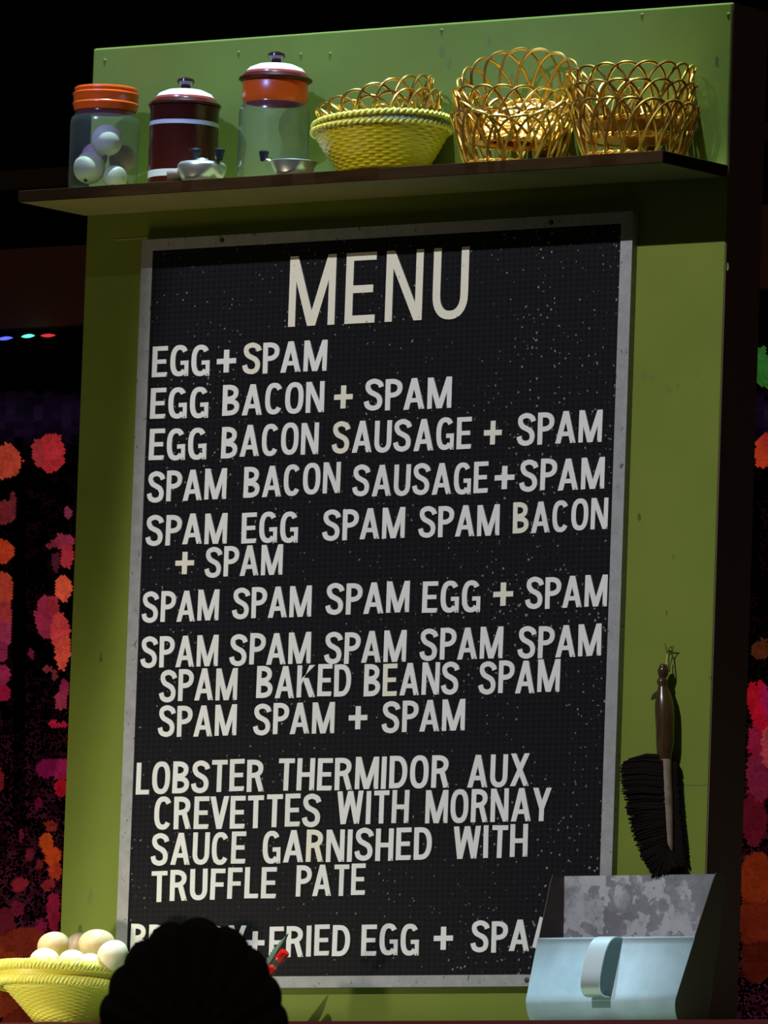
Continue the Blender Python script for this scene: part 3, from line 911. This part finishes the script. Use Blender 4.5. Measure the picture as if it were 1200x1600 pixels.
BY = -.022
br0 = U(1040, 1110, BY)
brush = thing('hand_brush', 'dark bristled hand brush with turned brown handle hanging beside the menu board', 'brush', (br0.x, BY, br0.z))
def BL(px, py, Y=BY):
    q = U(px, py, Y); return Vector((q.x - br0.x, q.y - BY, q.z - br0.z))
pr = [(1036.5, 1039, .004), (1036.5, 1042, .0075), (1036.5, 1048, .0098), (1036, 1055, .0078), (1035.5, 1059, .0060), (1035, 1062, .0082), (1035, 1066, .0092), (1035.5, 1070, .0075),
      (1036, 1076, .0090), (1037, 1090, .0135), (1038, 1104, .0158), (1039, 1122, .0158), (1039.5, 1142, .0152), (1039.5, 1160, .0148), (1039, 1170, .0140), (1038.5, 1178, .0125), (1039, 1186, .0110)]
b = MB(); b.tube([BL(x_, y_) for x_, y_, r_ in pr], [r_ * .92 for x_, y_, r_ in pr], 20); b.ell(BL(1036.5, 1042), (.0065, .0065, .005), 16, 10); b.build('handle', M_handle, brush)
b = MB(); b.tube([BL(1030, 1084), BL(1022, 1088), BL(1018, 1093)], [.006, .004, .0015], 8); b.build('spur', M_handle, brush)
# wooden back (long, slightly curved block)
back = []
for k in range(15):
    t = k / 14
    x_ = 1039 + 7 * t ** 1.3 + 2.0 * math.sin(math.pi * t); y_ = 1176 + 165 * t
    back.append((BL(x_, y_), .0095 * (1 - .35 * t) if k not in (0, 14) else .006))
b = MB(); b.tube([q for q, r_ in back], [r_ for q, r_ in back], 12); wb_ = b.build('wooden_back', M_brushwood, brush)
# bristles: a dense fan of tufts out of the back towards the left
brn = random.Random(5)
b = MB()
tip = [(0, 990, 1187), (.06, 981, 1193), (.14, 977, 1203), (.3, 979, 1226), (.5, 985, 1264), (.7, 997, 1308), (.86, 1009, 1340), (1, 1024, 1366)]
def tipat(t):
    for a_, c_ in zip(tip, tip[1:]):
        if a_[0] <= t <= c_[0]:
            f_ = (t - a_[0]) / (c_[0] - a_[0])
            return a_[1] + f_ * (c_[1] - a_[1]), a_[2] + f_ * (c_[2] - a_[2])
    return tip[-1][1:]
for k in range(900):
    t = (k + brn.random()) / 900
    row = brn.uniform(-1, 1)
    base_ = BL(1041 + 7 * t ** 1.3, 1180 + 162 * t) + Vector((0, row * .010, 0))
    tx, ty = tipat(min(1, max(0, t + brn.uniform(-.02, .02))))
    ln_ = brn.uniform(.95, 1.015)
    tp = BL(tx, ty) + Vector((0, row * .016, 0))
    tp = base_ + (tp - base_) * ln_
    md = (base_ + tp) / 2 + Vector((0, 0, .004 * (1 - t)))
    b.tube([base_, md, tp], [.0016, .0017, .0009], 5)
for k in range(260):
    t = brn.random(); row = brn.uniform(-1, 1)
    base_ = BL(1046 + 4 * t, 1318 + 14 * t) + Vector((0, row * .008, 0))
    tp = BL(1022 + 42 * t + brn.uniform(-2, 2), 1370 - 16 * t * t + brn.uniform(-3, 3)) + Vector((0, row * .013, 0))
    b.tube([base_, (base_ + tp) / 2, tp], [.0018, .0018, .001], 5)
for k in range(260):
    t = brn.random(); row = brn.uniform(0, 1)
    base_ = BL(1044 + 5 * t, 1184 + 145 * t) + Vector((0, .004 + row * .008, 0))
    tp = BL(1053 + 13 * t ** 1.4 + brn.uniform(-1.5, 1.5), 1196 + 155 * t + brn.uniform(-3, 3)) + Vector((0, .006 + row * .008, 0))
    b.tube([base_, (base_ + tp) / 2, tp], [.0018, .0018, .001], 5)
b.build('bristles', M_bristle, wb_)

# ------------------------------------------------------------------ dustpan
DY = -.030
dp0 = U(1000, 1590, DY); dp0.z = CT
dust = thing('dustpan', 'large galvanised dustpan with strap handle standing upright at the lower right', 'dustpan', (dp0.x, DY, CT))
def DL(px, py, Y):
    q = U(px, py, Y); return Vector((q.x - dp0.x, q.y - DY, q.z - dp0.z))
TL, TR = DL(881, 1369, DY), DL(1137, 1370, DY)
x0t, x1t, zt = TL.x, TR.x, TL.z
x0b, x1b = x0t + .004, x1t - .030
hz = DL(878, 1466, DY - .05).z              # rim of the hood
th = .0012
def xl(z): return x0b + (x0t - x0b) * z / zt
def xr(z): return x1b + (x1t - x1b) * z / zt
b = MB()
n_ = 12
for side_y in (0,):
    vs = []; fs = []
    for k in range(n_ + 1):
        z = .002 + (zt - .002) * k / n_
        vs += [(xl(z), 0, z), (xr(z), 0, z), (xl(z), th, z), (xr(z), th, z)]
    for k in range(n_):
        o = 4 * k
        fs += [(o, o + 1, o + 5, o + 4), (o + 2, o + 6, o + 7, o + 3), (o, o + 4, o + 6, o + 2), (o + 1, o + 3, o + 7, o + 5)]
    fs += [(0, 2, 3, 1), (4 * n_, 4 * n_ + 1, 4 * n_ + 3, 4 * n_ + 2)]
    b.add(vs, fs)
b.build('pan', M_galv, dust, smooth=False)
def depth_l(z):                               # how far the cheeks stand out from the pan
    pts = [(0, .090), (.042, .090), (hz, .062), (zt - .008, .034), (zt, .030)]
    for a_, c_ in zip(pts, pts[1:]):
        if a_[0] <= z <= c_[0]:
            return a_[1] + (c_[1] - a_[1]) * (z - a_[0]) / (c_[0] - a_[0])
    return .03
zs_ = [.002 + (zt - .002) * k / 20 for k in range(21)]
for s_, nm in ((0, 'cheek'), (1, 'cheek')):
    fx = xl if s_ == 0 else xr
    b = MB(); vs = []; fs = []
    for z in zs_:
        dd = depth_l(z)
        if z < .042: dd = .048 + .042 * math.sin(math.acos(max(0, 1 - z / .042)))
        x_ = fx(z); t_ = th if s_ == 0 else -th
        vs += [(x_, th, z), (x_, -dd, z), (x_ + t_, -dd, z), (x_ + t_, th, z)]
    for k in range(20):
        o = 4 * k
        for i in range(4):
            j = (i + 1) % 4
            fs.append((o + i, o + j, o + 4 + j, o + 4 + i))
    fs += [(0, 1, 2, 3), (80, 83, 82, 81)]
    b.add(vs, fs); o = b.build(nm, M_dark_tin, dust, smooth=False)
# hood: front sheet from its rim down, curling under to the back
prof = [(-.064, hz), (-.0625, hz - .003)]
prof += [(-(.0625 + (.090 - .0625) * t), hz - .003 - (hz - .045) * t) for t in [i / 10 for i in range(1, 11)]]
prof += [(-(.048 + .042 * math.cos(R(a_))), .042 - .0405 * math.sin(R(a_))) for a_ in range(12, 91, 13)] + [(-.02, .0012), (0, .0012)]
b = MB(); vs = []; fs = []
for (y_, z_) in prof:
    vs += [(xl(z_) - .0006, y_, z_), (xr(z_) + .0006, y_, z_)]
for k in range(len(prof) - 1):
    fs.append((2 * k, 2 * k + 1, 2 * k + 3, 2 * k + 2))
b.add(vs, fs)
o = b.build('hood', M_hood, dust)
sm = o.modifiers.new('thickness', 'SOLIDIFY'); sm.thickness = .0012
# strap handle
hc = DL(944, 1512, DY - .085)
hw = .0165
path = []
zt_h, zb_h = hc.z + .047, hc.z - .045
def hoody(z):
    return -(.0625 + (.090 - .0625) * (hz - .003 - z) / (hz - .045))
for k in range(25):
    a_ = math.pi * k / 24
    z = (zt_h + zb_h) / 2 + (zt_h - zb_h) / 2 * math.copysign(abs(math.cos(a_)) ** .75, math.cos(a_))
    path.append((hoody(z) - .040 * math.sin(a_) ** .55, z))
b = MB(); vs = []; fs = []
t_ = .0022
for k, (y_, z_) in enumerate(path):
    a = path[max(k - 1, 0)]; c_ = path[min(k + 1, 24)]
    dy, dz = c_[0] - a[0], c_[1] - a[1]; l = math.hypot(dy, dz) or 1
    ny, nz = dz / l, -dy / l
    for xx in (-hw, hw):
        vs += [(hc.x + xx, y_ - ny * 0, z_), (hc.x + xx, y_ - ny * t_, z_ - nz * t_)]
for k in range(24):
    o = 4 * k
    fs += [(o, o + 4, o + 6, o + 2), (o + 1, o + 3, o + 7, o + 5), (o, o + 1, o + 5, o + 4), (o + 2, o + 6, o + 7, o + 3)]
fs += [(0, 2, 3, 1), (96, 97, 99, 98)]
b.add(vs, fs); b.build('strap_handle', M_strap, dust)

# ------------------------------------------------------------------ egg basket on the counter
EY = -.130
eb = U(106, 1540, EY)
ebk = thing('woven_basket', 'bright yellow woven basket full of eggs on the counter at lower left', 'basket', (eb.x, EY, CT + .003), (R(-3), 0, 0))
rimz = U(98, 1515, EY - .10).z - CT
def erad(h):
    return .042 + .064 * max(0.0, min(1.0, (h - rimz + .088) / .066)) ** 1.1
weave_wall(erad, .004, rimz - .022, 24, 40, .0012).build('woven_side', M_yellow2, ebk)
b = braid(.1165, rimz, .0046, 3, 40, .0042); b.lathe([(.1085, rimz - .012), (.112, rimz - .004), (.1115, rimz + .002), (.106, rimz - .012)], 96)
b.build('braided_rim', M_yellow2, ebk)
b = braid(.1105, rimz - .0225, .0042, 3, 40, .0040); b.build('lower_braid', M_yellow2, ebk)
b = MB(); b.lathe([(erad(rimz - .022), rimz - .024), (.1095, rimz - .018), (.1125, rimz - .006), (.1105, rimz - .006), (.1075, rimz - .018), (erad(rimz - .022) - .002, rimz - .024)], 96)
b.build('collar', M_yellow2, ebk)
fl = rimz - .030
b = MB(); b.lathe([(0, fl), (erad(fl) - .001, fl), (erad(fl) - .001, fl - .003), (0, fl - .003)], 60); b.build('base', M_yellow2, ebk)
eggs = [(84, 1478, -.105, .0220, .0255, M_eggt, 1.1, 'cream egg at the upper left of the heap in the yellow basket'),
        (121, 1480, -.078, .0200, .0235, M_eggb, .4, 'dull speckled brown egg half hidden at the back of the yellow basket'),
        (151, 1476, -.118, .0238, .0285, M_eggt, 1.25, 'largest speckled egg topping the heap in the yellow basket'),
        (177, 1492, -.168, .0225, .0245, M_eggw, .8, 'bright white egg at the front right of the yellow basket'),
        (70, 1503, -.175, .0215, .0245, M_eggw, 1.3, 'white egg just showing over the rim at the front left of the basket'),
        (113, 1504, -.178, .0200, .0225, M_eggw, 1.3, 'white egg just showing over the rim at the front centre of the basket'),
        (141, 1508, -.165, .0185, .0200, M_eggw, 1.2, 'white egg sunk lowest behind the rim of the yellow basket'),
        (208, 1507, -.095, .0200, .0225, M_eggw, .5, 'white egg at the right edge of the basket beside the black shell')]
for px, py, Y, r_, rl, M, rz, lab in eggs:
    q = U(px, py, Y)
    b = MB(); b.ell((0, 0, 0), (r_, r_, rl), 36, 22, .10)
    o = b.build('egg', M); o.location = q; o.rotation_euler = (rng.uniform(-.3, .3), rz, rng.uniform(-.5, .5))
    tag(o, lab, 'egg', 'eggs heaped in the yellow basket')

# ------------------------------------------------------------------ small vase with a leaf and a red tipped tube, half hidden by the shell
VY = -.125
v0 = U(392, 1575, VY)
vase = thing('vase', 'small dark vase on the counter mostly hidden behind the black shell', 'vase', (v0.x, VY, CT))
zv = U(392, 1548, VY).z - CT
b = MB(); b.lathe([(0, .001), (.018, .001), (.021, .006), (.024, zv * .45), (.020, zv * .85), (.021, zv), (.019, zv), (.018, zv * .85), (.021, zv * .45), (.017, .006), (0, .005)], 36)
b.build('body', M_vase, vase)
t0 = U(446, 1487, VY); t1 = U(417, 1524, VY)
dv = t0 - t1
tube = thing('glass_tube', 'clear tube with two red bands standing in the vase beside the shell', 'tube', t1)
def seg(a_, c_, r_, M, nm, extra=None):
    b = MB(); b.tube([dv * a_, dv * (a_ + .03), dv * (c_ - .03), dv * c_], [r_ * .9, r_, r_, r_ * .9], 18); return b.build(nm, M, tube)
seg(.62, 1.0, .0075, M_red, 'red_tip')
seg(.34, .64, .0052, M_clear, 'clear_middle')
seg(-.02, .36, .0068, M_red, 'red_collar')
b = MB(); b.tube([dv * .0, Vector((U(404, 1548, VY + .004) - t1)), Vector((v0.x + .002 - t1.x, 0, CT + .012 - t1.z))], .0022, 8); b.build('stem', M_vase, tube)
lf0, lf1 = U(413, 1518, VY + .008), U(449, 1459, VY + .008)
leaf = thing('leaf', 'grey green serrated leaf pointing up beside the red banded tube', 'leaf', lf0)
lv = lf1 - lf0
perp = Vector((-lv.z, 0, lv.x)).normalized()
b = MB(); n_ = 26; vs = []; fs = []
for k in range(n_ + 1):
    t = k / n_
    wl = .0125 * math.sin(math.pi * min(1, t * .92 + .08)) ** .8 * (1 - t * .35) * (1.18 if k % 2 else .92) * (0 if k == n_ else 1)
    wr_ = wl * .35
    c_ = lv * t + Vector((0, -.004 * math.sin(math.pi * t), 0)) + perp * (-.004 * math.sin(math.pi * t))
    vs += [c_ + perp * wl + Vector((0, .003, 0)), c_, c_ - perp * wr_ + Vector((0, .003, 0))]
for k in range(n_):
    o = 3 * k
    fs += [(o, o + 1, o + 4, o + 3), (o + 1, o + 2, o + 5, o + 4)]
b.add(vs, fs); o = b.build('blade', M_leaf, leaf); sm = o.modifiers.new('thickness', 'SOLIDIFY'); sm.thickness = .0006
b = MB(); b.tube([Vector((v0.x - .004 - lf0.x, -.008 , CT + .012 - lf0.z)), U(402, 1545, VY + .004) - lf0, Vector((0, 0, 0)), lv * .5 + Vector((0, -.005, 0)) - perp * .004, lv * .97], [.0014, .0014, .0013, .0011, .0004], 8)
b.build('stem', M_leaf, leaf)

# ------------------------------------------------------------------ black scallop shell footlight at the stage front
FY = -5.0
s0 = U(301, 1640, FY)
shell = thing('shell_footlight', 'black scallop shaped footlight hood in silhouette at the bottom left', 'footlight', (s0.x, FY, 0), (0, 0, R(36)))
mm = 9.77 / FPX                                   # metres per photo pixel at that distance
cz = s0.z
ribs = 9
rim = []                                          # outline in photo pixels around (301,1640)
out = [(-160, 0), (-152, -38), (-132, -80), (-108, -122), (-92, -135), (-80, -160), (-58, -178), (-42, -180), (-30, -195), (-12, -205), (10, -206), (26, -200), (42, -182), (58, -172), (82, -160), (94, -140), (104, -116), (122, -92), (136, -58), (146, -20), (150, 0)]
def rim_r(a_):
    # a_ from 0 (right) to pi (left); scalloped circle-ish hood, taller than wide
    x_, z_ = math.cos(a_), math.sin(a_)
    base_ = 1 / math.sqrt((x_ / 153) ** 2 + (z_ / 205) ** 2)
    sc = abs(math.cos((a_ - R(88.5)) * 10.5))
    return base_ * (.968 + .040 * sc ** .8)
b = MB(); na, nr = 216, 14
vs = []; fs = []
for j in range(nr + 1):
    t = j / nr
    for i in range(na + 1):
        a_ = math.pi * (-.06 + 1.12 * i / na)
        r_ = rim_r(max(0.0, min(math.pi, a_))) * t * mm
        ridge = abs(math.cos((a_ - R(88.5)) * 10.5))
        bulge = .055 * math.sqrt(max(0, 1 - (t * .97) ** 2)) +   .010 * ridge * t
        vs.append((r_ * math.cos(a_), -bulge, cz + r_ * math.sin(a_)))
for j in range(nr):
    for i in range(na):
        o = j * (na + 1) + i
        fs.append((o, o + 1, o + na + 2, o + na + 1))
b.add(vs, fs); o = b.build('hood', M_shell, shell, ang=60)
sm = o.modifiers.new('thickness', 'SOLIDIFY'); sm.thickness = .002
b = MB(); b.lathe([(0, 0), (.06, 0), (.06, .012), (.02, .018), (.012, .03), (.012, cz - .01), (0, cz)], 32); b.build('stand', M_shell, shell)
b = MB(); b.ell((0, .012, cz + .035), (.018, .018, .024), 20, 14); b.build('bulb', M_dark_tin, shell)

# ------------------------------------------------------------------ glowing video screen behind the set
LY = 2.5
A = [  # px, py, rx, ry, (r,g,b) linear, strength of halftone (0 solid .. 1 sparse)
 (8, 722, 26, 26, (.42, .06, .025)), (64, 708, 12, 20, (.30, .03, .03)), (82, 708, 20, 27, (.42, .03, .03)),
 (8, 800, 16, 18, (.16, .02, .02)), (22, 790, 5, 20, (.12, .02, .02)), (6, 862, 16, 16, (.42, .05, .012)), (4, 920, 16, 26, (.36, .05, .02)), (4, 960, 16, 24, (.30, .035, .03)), (4, 985, 15, 30, (.26, .03, .06)),
 (108, 802, 5, 11, (.18, .03, .05)), (102, 846, 15, 11, (.24, .03, .05)), (107, 868, 9, 20, (.36, .03, .035)), (85, 852, 10, 6, (.16, .02, .03)), (90, 880, 7, 14, (.07, .012, .02)),
 (101, 920, 12, 20, (.62, .10, .035)), (72, 965, 13, 30, (.26, .022, .045)), (84, 948, 9, 14, (.28, .025, .03)), (95, 985, 15, 24, (.48, .05, .04)), (100, 1015, 11, 28, (.56, .08, .035)),
 (75, 1045, 7, 6, (.2, .03, .03)), (88, 1055, 4, 8, (.12, .02, .02)), (52, 1025, 4, 8, (.12, .01, .03)),
 (5, 1055, 12, 14, (.24, .02, .05)), (6, 1083, 11, 13, (.26, .010, .03)), (0, 1010, 14, 25, (.2, .02, .05)),
 (97, 1095, 9, 14, (.26, .03, .05)), (103, 1075, 6, 12, (.22, .02, .05)), (92, 1133, 14, 6, (.34, .012, .03)), (82, 1200, 22, 14, (.15, .006, .04)), (95, 1200, 14, 15, (.22, .01, .05)), (98, 1230, 9, 14, (.30, .006, .015)),
 (1, 1220, 6, 18, (.14, .01, .01)), (75, 1318, 9, 14, (.40, .06, .008)), (85, 1338, 11, 14, (.44, .06, .008)), (88, 1360, 8, 14, (.34, .04, .012)), (78, 1382, 9, 8, (.22, .02, .02)), (33, 1382, 12, 9, (.20, .015, .02)), (48, 1335, 5, 9, (.11, .01, .015)), (64, 1352, 5, 7, (.12, .015, .01)), (35, 1305, 4, 10, (.10, .01, .015)), (62, 1255, 6, 8, (.09, .005, .02)), (80, 1290, 10, 8, (.16, .02, .01)),
 (86, 1425, 9, 28, (.20, .01, .025)), (30, 1420, 10, 10, (.12, .01, .02)), (66, 1448, 8, 10, (.16, .01, .03)), (10, 1440, 14, 20, (.09, .01, .012)),
 (40, 1478, 40, 26, (.15, .022, .008)), (15, 1500, 30, 22, (.20, .032, .006)), (10, 1560, 26, 30, (.16, .028, .006)), (40, 1590, 30, 20, (.10, .015, .006)),
 (1192, 572, 12, 28, (.025, .17, .02)), (1200, 595, 8, 10, (.03, .16, .02)), (1194, 708, 12, 22, (.42, .045, .012)), (1200, 690, 10, 12, (.34, .03, .015)),
 (1192, 1015, 14, 14, (.07, .022, .006)), (1178, 1092, 8, 24, (.34, .006, .012)), (1190, 1110, 12, 42, (.40, .006, .02)), (1196, 1100, 8, 30, (.30, .01, .06)), (1184, 1160, 12, 26, (.22, .01, .03)), (1198, 1170, 8, 34, (.34, .05, .05)), (1186, 1215, 16, 40, (.14, .012, .03)), (1180, 1280, 18, 40, (.09, .006, .012)), (1184, 1375, 24, 40, (.15, .022, .004)), (1182, 1440, 24, 40, (.10, .014, .004)), (1184, 1500, 22, 34, (.05, .007, .003)),
]
hid = np.random.default_rng(11)
for _ in range(60):
    A.append((hid.uniform(140, 1150), hid.uniform(650, 1560), hid.uniform(8, 26), hid.uniform(10, 30), tuple(np.array((.36, .04, .03)) * hid.uniform(.3, 1))))
B0 = U(-70, 512, LY); B1 = U(1270, 1640, LY)
pxm = (B1.x - B0.x) / 1340.0
stepx, stepz = pxm * 5.0, 5.0 * 19.2 / FPX
# pixel of a point on that plane (inverse of U)
def proj(x, z):
    v = np.array([x, LY, z - OFF]) - CAM
    d_ = v @ CD
    return 600 + FPX * (v @ CR) / d_, 800 - FPX * (v @ CU) / d_
cb = np.random.default_rng(5)
nse = cb.uniform(-1, 1, (400, 400))
vs, fs, cols = [], [], []
ztop = U(60, 517, LY).z; zbot = U(60, 1650, LY).z - .2
nx = int((B1.x - B0.x) / stepx) + 2
nz = int((ztop - zbot) / (stepz / 2)) + 1
Aa = np.array([(a_[0], a_[1], a_[2] * 1.12, a_[3] * 1.10, *a_[4]) for a_ in A])
for j in range(nz):
    z = ztop - .01 - j * stepz / 2
    for i in range(nx):
        x = B0.x + (i + (.5 if j % 2 else 0)) * stepx
        px, py = proj(x, z)
        n0 = nse[(i * 7 + j * 3) % 400, (j * 5 + i) % 400]
        n1 = nse[(i // 3) % 400, (j // 5) % 400]
        qx = px + 1.6 * nse[(i // 2) % 400, (j // 3 + 50) % 400]; qy = py + 2.5 * nse[(i // 2 + 90) % 400, (j // 4) % 400]
        dd = ((qx - Aa[:, 0]) / Aa[:, 2]) ** 2 + ((qy - Aa[:, 1]) / Aa[:, 3]) ** 2
        k = int(np.argmin(dd))
        col = np.zeros(3)
        if dd[k] < 1:
            col = Aa[k, 4:7] * np.array((.66, .50, .62)) * (1 + .16 * n0 + .15 * n1)
        else:
            if py < 700:
                col = np.array((.010, .004, .016)) * max(0, 1 - abs(py - 655) / 55) * (1 + .5 * n1)
            else:
                f_ = min(1, max(0, (py - 1040) / 350))
                trunk = 0.25 if 22 < px < 42 and py < 1300 else 1
                if n0 > .1 - .3 * f_:
                    col = np.array((.028, .004, .008)) * (.15 + f_) * (1 + .7 * n1) * trunk
        if col.max() < .004: continue
        s_ = .5 if dd[k] < 1 else .40
        o = len(vs)
        vs += [(x - stepx * s_, LY - .004, z), (x, LY - .004, z - stepz * s_), (x + stepx * s_, LY - .004, z), (x, LY - .004, z + stepz * s_)]
        fs.append((o, o + 1, o + 2, o + 3))
        cols += [(*col, 1)] * 4
scr = thing('video_screen', 'tall dark video screen glowing with red and orange pixels behind the panel', 'screen', ((B0.x + B1.x) / 2, LY, 0))
me = bpy.data.meshes.new('lit_pixels')
cx_ = (B0.x + B1.x) / 2
me.from_pydata([(x - cx_, y - LY, z) for x, y, z in vs], [], fs)
at = me.attributes.new('glow', 'FLOAT_COLOR', 'CORNER')
at.data.foreach_set('color', np.array(cols, dtype=np.float32).ravel())
M_led = bpy.data.materials.new('lit_screen_pixels')
M_led.use_nodes = True
nt = M_led.node_tree
nt.nodes.remove(nt.nodes['Principled BSDF'])
an = N(M_led, 'ShaderNodeAttribute', attribute_name='glow')
em = N(M_led, 'ShaderNodeEmission')
L(M_led, an.outputs['Color'], em.inputs['Color'])
L(M_led, em.outputs[0], nt.nodes['Material Output'].inputs['Surface'])
me.materials.append(M_led)
o = bpy.data.objects.new('lit_pixels', me); COL.objects.link(o); o.parent = scr
b = MB(); b.box((B0.x - .1 - cx_, 0, 0.0), (B1.x + .1 - cx_, .04, ztop)); b.build('screen_panel', M_wall, scr, smooth=False)

# beams above the screen
zb0 = U(60, 512, LY - .02).z; zb1 = U(60, 388, LY - .02).z
tag(MB().box((B0.x - .3, LY - .03, zb0), (B1.x + .3, LY + .08, zb1)).build('trim_7', M_beam, smooth=False), kind='structure')
zb2 = U(60, 292, LY - .02).z; zb3 = U(60, 262, LY - .02).z
tag(MB().box((B0.x - .3, LY - .01, zb2), (B1.x + .3, LY + .08, zb3)).build('trim_8', M_beam_dark, smooth=False), kind='structure')

# string of coloured lights along the screen's top edge
sl = U(40, 526, LY - .06)
string = thing('string_light', 'thin string of coloured lights glowing above the screen at the left', 'string lights', sl)
def SL(px, py): return Vector(U(px, py, LY - .06)) - sl
pts = [SL(-60 + 12 * k, 537 - 12 * k * .13 + .0005 * (12 * k - 70) ** 2) for k in range(13)]
b = MB(); b.tube(pts, .0012, 6); b.build('wire', M_black, string)
for (xa, ya, xb, yb, c_, nm, st_) in ((-4, 530, 20, 527.5, (.10, .12, 1.0), 'blue glowing bulb', 1.6), (34, 526, 54, 524, (.10, 1.0, .55), 'green glowing bulb', 2.2), (64, 524.5, 86, 524, (1.0, .05, .06), 'red glowing bulb', .7)):
    p0, p1 = SL(xa, ya), SL(xb, yb)
    b = MB(); b.tube([p0 + (p1 - p0) * k / 8 for k in range(9)], [.0008 + .0026 * math.sin(math.pi * k / 8) for k in range(9)], 10)
    o = b.build('bulb', mat(nm.replace(' ', '_'), c_, .4, emit=c_, estr=st_), string); o['label'] = nm
